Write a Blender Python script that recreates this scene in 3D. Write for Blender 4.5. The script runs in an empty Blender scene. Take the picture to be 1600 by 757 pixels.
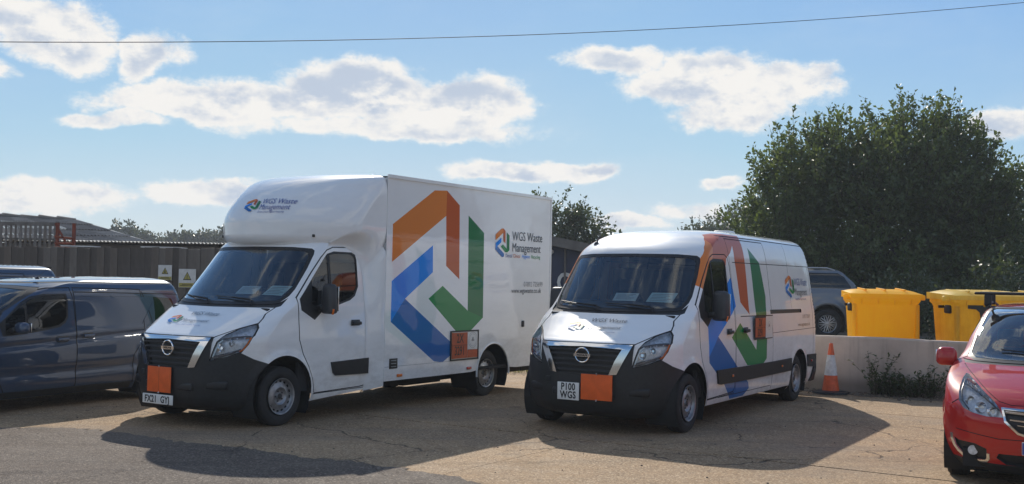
import bpy, bmesh, math, random
import numpy as np
from mathutils import Vector, Matrix
from mathutils.geometry import delaunay_2d_cdt

random.seed(7)
RNG = np.random.default_rng(11)
SC = bpy.context.scene
COL = SC.collection
R = math.radians
PI = math.pi

# ------------------------------------------------------------------ camera
cam_data = bpy.data.cameras.new('camera')
cam_data.sensor_width = 36.0
cam_data.lens = 1691.5 / 1600 * 36.0
cam_data.clip_start = 0.1
cam_data.clip_end = 6000
cam = bpy.data.objects.new('camera', cam_data)
COL.objects.link(cam)
cam.matrix_world = Matrix.Translation((0, 0, 1.775)) @ Matrix.Rotation(PI / 2 + 0.034, 4, 'X') @ Matrix.Rotation(0.0185, 4, 'Z')
SC.camera = cam

# ------------------------------------------------------------------ sun, sky, exposure
SUN_EL, SUN_AZ = R(34.3), R(-4.0)          # azimuth from +Y towards +X
sd = Vector((math.sin(SUN_AZ) * math.cos(SUN_EL), math.cos(SUN_AZ) * math.cos(SUN_EL), math.sin(SUN_EL)))
sun = bpy.data.lights.new('sun', 'SUN')
sun.energy = 3.6
sun.angle = R(0.53)
sun.color = (1.0, 0.93, 0.82)
suno = bpy.data.objects.new('sun', sun)
COL.objects.link(suno)
suno.rotation_euler = sd.to_track_quat('Z', 'Y').to_euler()
suno.location = (0, 20, 30)

SC.view_settings.view_transform = 'Standard'
SC.view_settings.look = 'None'
SC.view_settings.gamma = 1
SC.view_settings.exposure = 0.33

world = bpy.data.worlds.new('World')
SC.world = world
world.use_nodes = True
WN = world.node_tree
WN.nodes.clear()


class NG:
    """tiny helper to write node graphs"""
    def __init__(s, tree): s.t = tree
    def n(s, typ, **kw):
        nd = s.t.nodes.new(typ)
        for k, v in kw.items(): setattr(nd, k, v)
        return nd
    def set(s, sock, v):
        if isinstance(v, bpy.types.NodeSocket): s.t.links.new(v, sock)
        else: sock.default_value = v
    def math(s, op, a, b=0.0, c=0.0, clamp=False):
        m = s.n('ShaderNodeMath', operation=op); m.use_clamp = clamp
        s.set(m.inputs[0], a); s.set(m.inputs[1], b); s.set(m.inputs[2], c)
        return m.outputs[0]
    def smooth(s, x, lo, hi):
        m = s.n('ShaderNodeMapRange', interpolation_type='SMOOTHSTEP')
        s.set(m.inputs[0], x); s.set(m.inputs[1], lo); s.set(m.inputs[2], hi)
        return m.outputs[0]
    def lin(s, x, lo, hi, a=0.0, b=1.0):
        m = s.n('ShaderNodeMapRange')
        s.set(m.inputs[0], x)
        for i, v in enumerate((lo, hi, a, b)): s.set(m.inputs[i + 1], v)
        return m.outputs[0]
    def mix(s, f, a, b, typ='MIX'):
        m = s.n('ShaderNodeMix', data_type='RGBA', blend_type=typ)
        s.set(m.inputs[0], f); s.set(m.inputs[6], a); s.set(m.inputs[7], b)
        return m.outputs[2]
    def noise(s, vec, scale, detail=4.0, rough=0.55, dist=0.0):
        m = s.n('ShaderNodeTexNoise')
        if vec is not None: s.set(m.inputs['Vector'], vec)
        m.inputs['Scale'].default_value = scale; m.inputs['Detail'].default_value = detail
        m.inputs['Roughness'].default_value = rough; m.inputs['Distortion'].default_value = dist
        return m.outputs['Fac']
    def voro(s, vec, scale, feature='F1', out='Distance', rand=1.0):
        m = s.n('ShaderNodeTexVoronoi', feature=feature)
        if vec is not None: s.set(m.inputs['Vector'], vec)
        m.inputs['Scale'].default_value = scale
        m.inputs['Randomness'].default_value = rand
        return m.outputs[out]
    def mapping(s, vec, loc=(0, 0, 0), rot=(0, 0, 0), scale=(1, 1, 1)):
        m = s.n('ShaderNodeMapping'); s.set(m.inputs[0], vec)
        m.inputs[1].default_value = loc; m.inputs[2].default_value = rot; m.inputs[3].default_value = scale
        return m.outputs[0]
    def bump(s, h, strength=0.3, dist=0.01, normal=None):
        m = s.n('ShaderNodeBump'); s.set(m.inputs['Height'], h)
        m.inputs['Strength'].default_value = strength; m.inputs['Distance'].default_value = dist
        if normal is not None: s.set(m.inputs['Normal'], normal)
        return m.outputs[0]


def build_sky():
    g = NG(WN)
    sky = g.n('ShaderNodeTexSky', sky_type='NISHITA')
    sky.sun_disc = False
    sky.sun_elevation = SUN_EL
    sky.sun_rotation = SUN_AZ
    sky.air_density = 1.0; sky.dust_density = 1.2; sky.ozone_density = 1.6
    tc = g.n('ShaderNodeTexCoord').outputs['Generated']
    sep = g.n('ShaderNodeSeparateXYZ'); g.set(sep.inputs[0], tc)
    x, y, z = sep.outputs
    az = g.math('ARCTAN2', x, y)
    hyp = g.math('SQRT', g.math('ADD', g.math('MULTIPLY', x, x), g.math('MULTIPLY', y, y)))
    el = g.math('ARCTAN2', z, hyp)
    cmb = g.n('ShaderNodeCombineXYZ'); g.set(cmb.inputs[0], az); g.set(cmb.inputs[1], el)
    p = cmb.outputs[0]
    # cumulus banks: (azimuth, elevation, half width, half height) in radians
    banks = CLOUDS
    fld = None
    warp = g.n('ShaderNodeTexNoise'); g.set(warp.inputs['Vector'], p); warp.inputs['Scale'].default_value = 13; warp.inputs['Detail'].default_value = 5
    wv = g.n('ShaderNodeVectorMath', operation='SUBTRACT'); g.set(wv.inputs[0], warp.outputs['Color']); wv.inputs[1].default_value = (.5, .5, .5)
    ws = g.n('ShaderNodeVectorMath', operation='MULTIPLY'); g.set(ws.inputs[0], wv.outputs[0]); ws.inputs[1].default_value = (.10, .045, 0)
    wp = g.n('ShaderNodeVectorMath', operation='ADD'); g.set(wp.inputs[0], p); g.set(wp.inputs[1], ws.outputs[0])
    pw = wp.outputs[0]
    for (a0, e0, ra, re, amp) in banks:
        v = g.mapping(pw, loc=(-a0 / ra, -e0 / re, 0), scale=(1 / ra, 1 / re, 1))
        gr = g.n('ShaderNodeTexGradient', gradient_type='SPHERICAL'); g.set(gr.inputs[0], v)
        s_ = g.math('MULTIPLY', g.smooth(gr.outputs['Fac'], 0.0, .75), amp)
        fld = s_ if fld is None else g.math('MAXIMUM', fld, s_)
    # the same broken cumulus carries on all round the sky outside the frame
    dirn = g.mapping(tc, scale=(1.0, 1.0, 2.2))
    far = g.noise(dirn, 2.1, 2, .5)
    side = g.math('MAXIMUM', g.smooth(g.math('ABSOLUTE', az), .50, .62), g.smooth(el, .27, .36))
    farf = g.math('MULTIPLY', g.math('MULTIPLY', g.smooth(far, .48, .65), side), g.smooth(el, -.02, .06))
    fld = g.math('MAXIMUM', fld, g.math('MULTIPLY', farf, .85))
    pn = g.mapping(p, scale=(1, 1.5, 1))
    big = g.noise(pn, 17, 12, .70)
    fine = g.noise(pn, 60, 6, .6)
    dens = g.math('ADD', fld, g.math('MULTIPLY', g.math('SUBTRACT', big, .5), 2.0))
    dens = g.math('ADD', dens, g.math('MULTIPLY', g.math('SUBTRACT', fine, .5), .22))
    dens = g.math('MULTIPLY', dens, g.smooth(fld, 0.0, .12))
    cov = g.smooth(dens, .14, .68)
    # light comes from above and behind: compare the density here with the density a little nearer the sun
    def dens_at(off):
        q = g.mapping(p, loc=(off[0], off[1] * 1.5, 0), scale=(1, 1.5, 1))
        return g.noise(q, 17, 6, .62)
    d0 = dens_at((0, 0)); d1 = dens_at((.004, .016)); d2 = dens_at((.0, .045))
    lit = g.math('ADD', g.math('MULTIPLY', g.math('SUBTRACT', d0, d1), 3.0), g.math('MULTIPLY', g.math('SUBTRACT', d0, d2), 1.6))
    shp = g.noise(g.mapping(p, loc=(3.1, .7, 0), scale=(1, 1.9, 1)), 12, 6, .6)
    core = g.smooth(dens, .35, 1.15)
    shade = g.math('SUBTRACT', g.math('MULTIPLY', core, g.smooth(shp, .34, .62)), g.math('MULTIPLY', lit, .7))
    thick = g.math('MULTIPLY', g.smooth(shade, .05, .95), .92)
    ccol = g.mix(thick, (7.4, 7.25, 7.0, 1), (3.9, 4.6, 5.7, 1))
    ccol = g.mix(g.smooth(dens, .16, .60), (5.6, 6.5, 7.1, 1), ccol)
    # thin haze low down and wispy veil
    veil = g.noise(g.mapping(p, scale=(1, 2.6, 1)), 4.0, 6, .6)
    # late summer air: pale at the horizon, deeper blue overhead, and deeper again away from the sun
    ramp = g.n('ShaderNodeValToRGB'); g.set(ramp.inputs[0], g.lin(el, -.05, 1.2))
    cr = ramp.color_ramp; K_ = 1.0 / (0.1 * 2 ** SC.view_settings.exposure) / 10
    stops = [(-.05, (.66, .74, .78)), (.02, (.62, .73, .78)), (.12, (.375, .585, .775)), (.24, (.245, .455, .77)), (.50, (.14, .31, .62)), (1.2, (.075, .185, .43))]
    while len(cr.elements) < len(stops): cr.elements.new(.5)
    for e_, (pos, c_) in zip(cr.elements, stops): e_.position = (pos + .05) / 1.25; e_.color = tuple(v * K_ for v in c_) + (1,)
    grad = g.n('ShaderNodeVectorMath', operation='SCALE'); g.set(grad.inputs[0], ramp.outputs[0]); grad.inputs['Scale'].default_value = 10
    tint = g.mix(1.0, sky.outputs[0], SKYTINT, 'MULTIPLY')
    tint = g.mix(1.0, tint, (9.5, 9.5, 9.5, 1), 'DARKEN')
    away = g.n('ShaderNodeVectorMath', operation='DOT_PRODUCT'); g.set(away.inputs[0], tc); away.inputs[1].default_value = (math.sin(SUN_AZ), math.cos(SUN_AZ), 0)
    side_f = g.lin(g.smooth(away.outputs['Value'], -.9, .75), 0, 1, .80, 1.0)
    gs = g.n('ShaderNodeVectorMath', operation='SCALE'); g.set(gs.inputs[0], grad.outputs[0]); g.set(gs.inputs['Scale'], side_f)
    base = g.mix(.12, gs.outputs[0], tint)
    base = g.mix(g.math('MULTIPLY', g.smooth(veil, .45, .8), .22), base, (5.4, 6.3, 6.9, 1))
    colr = g.mix(cov, base, ccol)
    bg = g.n('ShaderNodeBackground'); g.set(bg.inputs[0], colr); bg.inputs[1].default_value = 0.1
    out = g.n('ShaderNodeOutputWorld'); WN.links.new(bg.outputs[0], out.inputs[0])


SKYTINT = (.62, .82, 1.0, 1)
CLOUDS = [(-0.481, 0.212, 0.085, 0.045, 1.0), (-0.41, 0.205, 0.09, 0.045, 1.0), (-0.33, 0.19, 0.045, 0.035, .9), (-0.475, 0.165, 0.06, 0.02, .8),
          (-0.30, 0.150, 0.11, 0.026, 1.0), (-0.22, 0.158, 0.12, 0.032, 1.0), (-0.14, 0.170, 0.12, 0.045, 1.1), (-0.05, 0.158, 0.10, 0.036, 1.0), (-0.35, 0.132, 0.06, 0.013, .8), (-0.11, 0.135, 0.2, 0.020, .8),
          (0.09, 0.205, 0.07, 0.022, .9), (0.17, 0.185, 0.09, 0.035, 1.0), (0.20, 0.155, 0.09, 0.03, .9), (0.25, 0.175, 0.06, 0.03, .9),
          (0.0, 0.098, 0.10, 0.018, .95), (0.05, 0.098, 0.06, 0.016, .9), (-0.42, 0.065, 0.14, 0.025, .85), (-0.27, 0.075, 0.08, 0.022, .8),
          (0.19, 0.088, 0.03, 0.01, .7), (0.16, 0.065, 0.06, 0.014, .7), (0.10, 0.052, 0.05, 0.012, .8), (0.43, 0.14, 0.05, 0.026, .95)]
build_sky()
# ------------------------------------------------------------------ materials
def new_mat(name):
    m = bpy.data.materials.new(name); m.use_nodes = True
    nt = m.node_tree; nt.nodes.clear()
    g = NG(nt)
    out = g.n('ShaderNodeOutputMaterial')
    return m, g, out


def pbr(name, col, rough=.5, metal=0.0, coat=0.0, spec=.5, var=0.0, vscale=8.0, bump=0.0, bscale=60.0, emit=None, coatr=.03, rvar=0.0, sheenmap=None):
    m, g, out = new_mat(name)
    b = g.n('ShaderNodeBsdfPrincipled')
    tc = g.n('ShaderNodeTexCoord').outputs['Object']
    c4 = tuple(col) + (1,)
    if var > 0:
        nz = g.noise(tc, vscale, 6, .6)
        f = g.lin(nz, .3, .7)
        c = g.mix(f, tuple(v * (1 - var) for v in col) + (1,), tuple(min(1, v * (1 + var * .6)) for v in col) + (1,))
        g.set(b.inputs['Base Color'], c)
    else:
        b.inputs['Base Color'].default_value = c4
    if rvar > 0:
        g.set(b.inputs['Roughness'], g.lin(g.noise(tc, vscale * 1.7, 5, .6), .3, .7, rough, rough + rvar))
    else:
        b.inputs['Roughness'].default_value = rough
    b.inputs['Metallic'].default_value = metal
    b.inputs['Coat Weight'].default_value = coat
    b.inputs['Coat IOR'].default_value = 1.55
    b.inputs['Coat Roughness'].default_value = coatr
    b.inputs['Specular IOR Level'].default_value = spec
    if bump > 0:
        g.set(b.inputs['Normal'], g.bump(g.noise(tc, bscale, 4, .6), bump, .01))
    if emit:
        b.inputs['Emission Color'].default_value = tuple(emit[:3]) + (1,); b.inputs['Emission Strength'].default_value = emit[3]
    g.t.links.new(b.outputs[0], out.inputs[0])
    return m


def paint(name, col, metal=0.0, dirt=.25, coat=1.0, base_rough=.4):
    """glossy vehicle paint with road film low down and faint panel waviness"""
    m, g, out = new_mat(name)
    b = g.n('ShaderNodeBsdfPrincipled')
    tc = g.n('ShaderNodeTexCoord').outputs['Object']
    sep = g.n('ShaderNodeSeparateXYZ'); g.set(sep.inputs[0], tc)
    nz = g.noise(g.mapping(tc, scale=(1, 1, 2.2)), 5, 8, .65)
    low = g.math('SUBTRACT', 1.0, g.smooth(sep.outputs[2], .2, 1.3))
    f = g.math('MULTIPLY', g.math('ADD', g.math('MULTIPLY', low, .8), .12), g.smooth(nz, .35, .75))
    f = g.math('MULTIPLY', f, dirt)
    c = g.mix(f, tuple(col) + (1,), (.23, .19, .145, 1))
    g.set(b.inputs['Base Color'], c)
    b.inputs['Metallic'].default_value = metal
    b.inputs['Roughness'].default_value = base_rough
    b.inputs['Coat Weight'].default_value = coat
    b.inputs['Coat IOR'].default_value = 1.55
    b.inputs['Specular IOR Level'].default_value = .12
    g.set(b.inputs['Coat Roughness'], g.math('ADD', g.math('MULTIPLY', f, .5), .025))
    wav = g.noise(tc, 2.2, 2, .4)
    peel = g.noise(tc, 220, 2, .5)
    h = g.math('ADD', wav, g.math('MULTIPLY', peel, .0022))
    g.set(b.inputs['Coat Normal'], g.bump(h, .35, .016))
    g.t.links.new(b.outputs[0], out.inputs[0])
    return m


def glass(name, tint=(.30, .34, .36), rough=.01, ior=1.52, dust_sheen=.03, gain=1.35):
    m, g, out = new_mat(name)
    fr = g.n('ShaderNodeFresnel'); fr.inputs[0].default_value = ior
    tr = g.n('ShaderNodeBsdfTransparent'); tr.inputs[0].default_value = tuple(tint) + (1,)
    gl = g.n('ShaderNodeBsdfGlossy'); gl.inputs['Roughness'].default_value = rough; gl.inputs[0].default_value = (.95, .97, 1, 1)
    tc = g.n('ShaderNodeTexCoord').outputs['Object']
    df = g.n('ShaderNodeBsdfDiffuse'); df.inputs[0].default_value = (.4, .38, .34, 1)
    f1 = g.math('MULTIPLY', g.smooth(g.noise(tc, 6, 7, .65), .35, .8), dust_sheen)
    m1 = g.n('ShaderNodeMixShader'); g.set(m1.inputs[0], g.math('MULTIPLY', fr.outputs[0], gain, clamp=True)); g.t.links.new(tr.outputs[0], m1.inputs[1]); g.t.links.new(gl.outputs[0], m1.inputs[2])
    m2 = g.n('ShaderNodeMixShader'); g.set(m2.inputs[0], f1); g.t.links.new(m1.outputs[0], m2.inputs[1]); g.t.links.new(df.outputs[0], m2.inputs[2])
    g.t.links.new(m2.outputs[0], out.inputs[0])
    return m


def yard_mat(name, c_lo, c_hi, stone, crack=1.0, joint=False):
    """exposed aggregate: stones, stains, hairline cracks"""
    m, g, out = new_mat(name)
    b = g.n('ShaderNodeBsdfPrincipled')
    tc = g.n('ShaderNodeTexCoord').outputs['Object']
    big = g.noise(tc, .35, 5, .6)
    mid = g.noise(tc, 2.3, 7, .65)
    spots = g.smooth(g.noise(g.mapping(tc, loc=(5, 2, 0)), 1.1, 4, .6), .60, .74)
    c = g.mix(g.lin(g.math('ADD', g.math('MULTIPLY', big, .6), g.math('MULTIPLY', mid, .4)), .38, .60), tuple(c_lo) + (1,), tuple(c_hi) + (1,))
    cell = g.voro(tc, 62, 'F1', 'Color')
    cs = g.n('ShaderNodeSeparateColor'); g.set(cs.inputs[0], cell)
    cell2 = g.voro(tc, 150, 'F1', 'Color')
    cs2 = g.n('ShaderNodeSeparateColor'); g.set(cs2.inputs[0], cell2)
    c = g.mix(g.math('MULTIPLY', g.smooth(cs.outputs[0], .60, .95), .6), c, tuple(stone) + (1,))
    c = g.mix(g.math('MULTIPLY', g.smooth(cs.outputs[1], .68, .97), .6), c, tuple(v * .38 for v in c_lo) + (1,))
    c = g.mix(g.math('MULTIPLY', cs2.outputs[0], .58), c, tuple(v * .62 for v in c_lo) + (1,))
    c = g.mix(g.math('MULTIPLY', spots, .55), c, tuple(v * .42 for v in c_lo) + (1,))
    grey = g.smooth(g.noise(g.mapping(tc, loc=(9, 4, 0), rot=(0, 0, .58), scale=(.45, 1.1, 1)), .55, 5, .62), .46, .66)
    c = g.mix(g.math('MULTIPLY', grey, .42), c, (.23, .185, .145, 1))
    trk = g.noise(g.mapping(tc, rot=(0, 0, -1.05), scale=(.16, 2.4, 1)), 1.0, 4, .55)
    c = g.mix(g.math('MULTIPLY', g.smooth(trk, .58, .72), .28), c, tuple(v * .55 for v in c_lo) + (1,))
    oil = g.smooth(g.voro(g.mapping(tc, loc=(.3, 1.7, 0)), .42), .085, .03)
    c = g.mix(g.math('MULTIPLY', oil, g.math('MULTIPLY', g.smooth(mid, .40, .6), .6)), c, (.045, .040, .038, 1))
    wv = g.n('ShaderNodeTexNoise'); g.set(wv.inputs['Vector'], tc); wv.inputs['Scale'].default_value = 2.4; wv.inputs['Detail'].default_value = 6
    dv = g.n('ShaderNodeVectorMath', operation='MULTIPLY_ADD'); g.set(dv.inputs[0], wv.outputs['Color']); dv.inputs[1].default_value = (.55, .55, 0); g.set(dv.inputs[2], tc)
    ed = g.voro(dv.outputs[0], .42, 'DISTANCE_TO_EDGE')
    ck = g.math('SUBTRACT', 1.0, g.smooth(ed, .0015, .006))
    ck = g.math('MULTIPLY', ck, g.smooth(g.noise(tc, .8, 3), .38, .55))
    c = g.mix(g.math('MULTIPLY', ck, .75 * crack), c, (.05, .042, .035, 1))
    g.set(b.inputs['Base Color'], c)
    g.set(b.inputs['Roughness'], g.lin(mid, .3, .7, .72, .92))
    b.inputs['Specular IOR Level'].default_value = .15
    h = g.math('ADD', g.math('MULTIPLY', g.voro(tc, 75), .5), g.math('MULTIPLY', g.noise(tc, 120, 3), .5))
    h = g.math('SUBTRACT', h, g.math('MULTIPLY', ck, 1.2))
    g.set(b.inputs['Normal'], g.bump(h, .8, .012))
    g.t.links.new(b.outputs[0], out.inputs[0])
    return m


def leaf_mat(name, c1, c2, tr=.35, scale=1.2):
    m, g, out = new_mat(name)
    tc = g.n('ShaderNodeTexCoord').outputs['Object']
    f = g.noise(tc, scale, 4, .6)
    f2 = g.noise(tc, scale * 14, 2, .6)
    c = g.mix(g.lin(g.math('ADD', g.math('MULTIPLY', f, .5), g.math('MULTIPLY', f2, .5)), .35, .65), tuple(c1) + (1,), tuple(c2) + (1,))
    b = g.n('ShaderNodeBsdfPrincipled'); g.set(b.inputs['Base Color'], c); b.inputs['Roughness'].default_value = .42; b.inputs['Specular IOR Level'].default_value = .5
    t = g.n('ShaderNodeBsdfTranslucent'); g.set(t.inputs[0], g.mix(.5, c, (.16, .2, .02, 1)))
    mx = g.n('ShaderNodeMixShader'); mx.inputs[0].default_value = tr
    g.t.links.new(b.outputs[0], mx.inputs[1]); g.t.links.new(t.outputs[0], mx.inputs[2]); g.t.links.new(mx.outputs[0], out.inputs[0])
    return m


M = {}
M['white'] = paint('white_paint', (.85, .845, .835), dirt=.35)
M['blue_van'] = paint('dark_blue_paint', (.034, .060, .112), metal=.3, dirt=.12, base_rough=.35)
M['red'] = paint('red_paint', (.44, .009, .007), metal=.0, dirt=.10)
M['silver'] = paint('silver_paint', (.17, .18, .20), metal=.5, dirt=.3)
M['orange'] = paint('orange_vinyl', (0.53, 0.095, 0.018), dirt=.08, coat=.45)
M['orange_light'] = paint('light_orange_vinyl', (0.72, 0.21, 0.035), dirt=.08, coat=.45)
M['green'] = paint('green_vinyl', (0.02, 0.25, 0.07), dirt=.08, coat=.45)
M['green_dark'] = paint('dark_green_vinyl', (0.016, 0.17, 0.06), dirt=.08, coat=.45)
M['blue'] = paint('blue_vinyl', (0.0, 0.24, 0.80), dirt=.08, coat=.45)
M['blue_dark'] = paint('dark_blue_vinyl', (0.004, 0.13, 0.42), dirt=.08, coat=.45)
M['gap'] = pbr('panel_gap', (.02, .02, .022), .8)
M['plastic'] = pbr('black_plastic', (.018, .019, .021), .5, var=.3, vscale=20, bump=.05, bscale=400, spec=.45)
M['plastic_grey'] = pbr('dark_grey_plastic', (.035, .037, .042), .45, var=.2)
M['rubber'] = pbr('tyre_rubber', (.018, .018, .019), .75, var=.4, vscale=9, bump=.15, bscale=90)
M['chrome'] = pbr('chrome', (.75, .75, .76), .10, metal=1)
M['steel'] = pbr('wheel_steel', (.33, .33, .34), .42, metal=.7, var=.35, vscale=14)
M['alloy'] = pbr('alloy', (.5, .5, .52), .3, metal=.8)
M['dark'] = pbr('underbody_black', (.010, .010, .011), .8)
M['lining'] = pbr('cab_lining', (.028, .029, .032), .85)
M['seat'] = pbr('seat_cloth', (.03, .031, .035), .9, bump=.2, bscale=200)
M['glass'] = glass('window_glass', (.60, .64, .66), gain=1.3)
M['ws'] = glass('windscreen_glass', (.68, .76, .78), dust_sheen=.06, gain=2.1)
M['ws_car'] = glass('car_windscreen_glass', (.60, .68, .70), dust_sheen=.16, gain=2.8)  # raised dust film stands in for part of the pale sky reflection
M['lens'] = glass('headlight_lens', (.97, .98, 1.0), ior=1.4, dust_sheen=.02, gain=.9)
M['tint'] = glass('tinted_glass', (.07, .075, .085))
M['reflector'] = pbr('lamp_reflector', (.66, .68, .71), .22, metal=.1, var=.35, vscale=30)
M['lampdark'] = pbr('lamp_housing', (.10, .10, .11), .35, metal=.5)
M['amber'] = pbr('amber_lens', (.75, .16, .01), .15, coat=1)
M['redlens'] = pbr('red_lens', (.45, .015, .01), .15, coat=1)
M['board'] = pbr('orange_board', (.80, .13, .022), .5, var=.12, vscale=9, spec=.3)
M['board_side'] = pbr('faded_orange_panel', (.50, .085, .025), .45, var=.15, vscale=9)
M['plate'] = pbr('number_plate_white', (.72, .72, .70), .35, coat=.4)
M['plate_y'] = pbr('number_plate_yellow', (.75, .55, .05), .35, coat=.4)
M['black'] = pbr('black_print', (.012, .012, .014), .45)
M['ink'] = pbr('grey_ink', (.07, .075, .09), .4, coat=.6)
M['ink_light'] = pbr('light_grey_ink', (.34, .35, .36), .4, coat=.6)
M['ink_blue'] = pbr('blue_ink', (.03, .06, .28), .4, coat=.6)
M['paper'] = pbr('paper', (.85, .93, .93), .8)
M['paper_green'] = pbr('paper_green', (.75, .92, .90), .8)
M['sign_white'] = pbr('sign_white', (.62, .62, .60), .5, var=.15)
M['sign_yellow'] = pbr('sign_yellow', (.42, .36, .08), .5, var=.15)
M['alu'] = pbr('aluminium_trim', (.55, .56, .57), .35, metal=.8)
M['cone'] = pbr('cone_orange', (.75, .13, .04), .55, var=.25, vscale=12)
M['cone_white'] = pbr('cone_reflective', (.70, .70, .68), .45, var=.25, vscale=14)
M['bin'] = pbr('yellow_bin_plastic', (.92, .42, .012), .42, var=.12, vscale=3, rvar=.2, bump=.03)
M['bin2'] = pbr('faded_yellow_bin_plastic', (.70, .50, .05), .5, var=.3, vscale=4, rvar=.2, bump=.03)
M['binlid2'] = pbr('faded_yellow_lid', (.78, .66, .16), .5, var=.2, vscale=5, rvar=.2)
M['rust'] = pbr('rusty_red_steel', (.22, .045, .02), .8, var=.45, vscale=12, bump=.3, bscale=60)
M['wood'] = pbr('weathered_board', (.13, .108, .090), .85, var=.45, vscale=3, bump=.3, bscale=40)
M['wood2'] = pbr('weathered_board_dark', (.090, .076, .066), .85, var=.45, vscale=3, bump=.3, bscale=40)
M['wood3'] = pbr('weathered_board_grey', (.15, .132, .115), .85, var=.45, vscale=3, bump=.3, bscale=40)
M['slat'] = pbr('grey_slat', (.16, .15, .14), .8, var=.4, vscale=6)
M['roof'] = pbr('cement_roof_sheet', (.20, .175, .155), .9, var=.45, vscale=2, bump=.3, bscale=30)
M['roof2'] = pbr('cement_roof_sheet_pale', (.26, .235, .21), .9, var=.4, vscale=2, bump=.3, bscale=30)
M['roofwhite'] = pbr('translucent_roof_sheet', (.55, .53, .48), .8, var=.2)
M['brick'] = pbr('old_wall', (.12, .09, .075), .9, var=.4, vscale=4)
M['navy'] = pbr('navy_cladding', (.020, .032, .075), .5, var=.2, vscale=2, rvar=.15)
M['fascia'] = pbr('grey_fascia', (.15, .14, .13), .7, var=.35, vscale=3)
M['letters'] = pbr('white_letters', (.62, .62, .60), .5, var=.15)
def bin_mat(name, col, col2):
    m, g, out = new_mat(name)
    tc = g.n('ShaderNodeTexCoord').outputs['Object']
    f = g.lin(g.math('ADD', g.math('MULTIPLY', g.noise(tc, 3, 6, .6), .6), g.math('MULTIPLY', g.noise(g.mapping(tc, scale=(1, 1, .15)), 14, 4, .6), .4)), .35, .65)
    c = g.mix(f, tuple(col2) + (1,), tuple(col) + (1,))
    b = g.n('ShaderNodeBsdfPrincipled'); g.set(b.inputs['Base Color'], c); g.set(b.inputs['Roughness'], g.lin(f, 0, 1, .55, .38))
    t = g.n('ShaderNodeBsdfTranslucent'); g.set(t.inputs[0], c)
    mx = g.n('ShaderNodeMixShader'); mx.inputs[0].default_value = .50
    g.t.links.new(b.outputs[0], mx.inputs[1]); g.t.links.new(t.outputs[0], mx.inputs[2]); g.t.links.new(mx.outputs[0], out.inputs[0])
    return m


M['bin'] = bin_mat('yellow_bin_plastic', (1.0, .68, .012), (.98, .60, .01))
M['bin2'] = bin_mat('faded_yellow_bin_plastic', (.98, .68, .05), (.80, .50, .03))
M['binlid2'] = bin_mat('faded_yellow_lid', (.92, .74, .16), (.74, .56, .10))
M['conc'] = None
M['bark'] = pbr('bark', (.055, .045, .035), .9, var=.4, vscale=6, bump=.6, bscale=20)
M['leaf'] = leaf_mat('leaf_green', (.042, .074, .034), (.12, .165, .052), .42, .6)
M['leaf2'] = leaf_mat('leaf_dark_green', (.045, .068, .034), (.085, .115, .05), .25, .6)
M['leaf_far'] = leaf_mat('leaf_far', (.035, .05, .028), (.07, .085, .045), .2, .3)
M['weed'] = leaf_mat('weed_leaf', (.030, .05, .02), (.08, .115, .035), .3, 6)
M['grass'] = leaf_mat('dry_grass', (.12, .13, .035), (.26, .24, .09), .4, 3)
M['wire'] = pbr('cable', (.02, .02, .022), .6)
M['yard'] = yard_mat('yard_concrete', (.290, .195, .113), (.53, .36, .215), (.84, .64, .42))
M['tarmac'] = yard_mat('old_tarmac', (.105, .082, .066), (.18, .146, .118), (.42, .34, .27), crack=.4)
M['soil'] = yard_mat('gravel_soil', (.13, .105, .078), (.24, .20, .15), (.40, .34, .27), crack=.0)
M['field'] = pbr('rough_ground', (.10, .095, .05), .95, var=.5, vscale=.4)


def concrete_wall_mat():
    m, g, out = new_mat('concrete_wall')
    b = g.n('ShaderNodeBsdfPrincipled')
    tc = g.n('ShaderNodeTexCoord').outputs['Object']
    sep = g.n('ShaderNodeSeparateXYZ'); g.set(sep.inputs[0], tc)
    n1 = g.noise(tc, 1.6, 8, .65); n2 = g.noise(g.mapping(tc, scale=(7, 7, .7)), 1.2, 6, .6)
    c = g.mix(g.lin(n1, .3, .7), (.44, .37, .31, 1), (.60, .52, .44, 1))
    c = g.mix(g.math('MULTIPLY', g.smooth(n2, .5, .75), .45), c, (.20, .17, .145, 1))
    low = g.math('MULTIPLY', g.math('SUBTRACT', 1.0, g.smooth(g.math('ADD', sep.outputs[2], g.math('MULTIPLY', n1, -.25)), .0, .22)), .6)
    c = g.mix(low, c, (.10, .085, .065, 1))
    scr = g.noise(g.mapping(tc, rot=(0, .25, 0), scale=(.6, .6, 16)), 3, 3, .5)
    c = g.mix(g.math('MULTIPLY', g.math('MULTIPLY', g.smooth(scr, .66, .72), g.smooth(g.noise(tc, 1.1, 2), .52, .6)), .5), c, (.55, .50, .42, 1))
    g.set(b.inputs['Base Color'], c); b.inputs['Roughness'].default_value = .9
    g.set(b.inputs['Normal'], g.bump(g.math('ADD', g.noise(tc, 60, 5, .6), g.math('MULTIPLY', n1, 2)), .35, .01))
    g.t.links.new(b.outputs[0], out.inputs[0])
    return m


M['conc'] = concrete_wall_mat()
# ------------------------------------------------------------------ objects
def tag(o, label=None, cat=None, group=None, kind=None):
    if label: o['label'] = label
    if cat: o['category'] = cat
    if group: o['group'] = group
    if kind: o['kind'] = kind
    return o


def thing(name, loc, yaw, label, cat, group=None):
    o = bpy.data.objects.new(name, None); COL.objects.link(o)
    o.empty_display_size = .3
    o.location = loc; o.rotation_euler = (0, 0, yaw)
    return tag(o, label, cat, group)


def link(name, me, parent=None, mat=None):
    if mat is not None:
        me.materials.clear()
        me.materials.append(M[mat] if isinstance(mat, str) else mat)
    o = bpy.data.objects.new(name, me); COL.objects.link(o)
    if parent is not None: o.parent = parent
    return o


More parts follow.
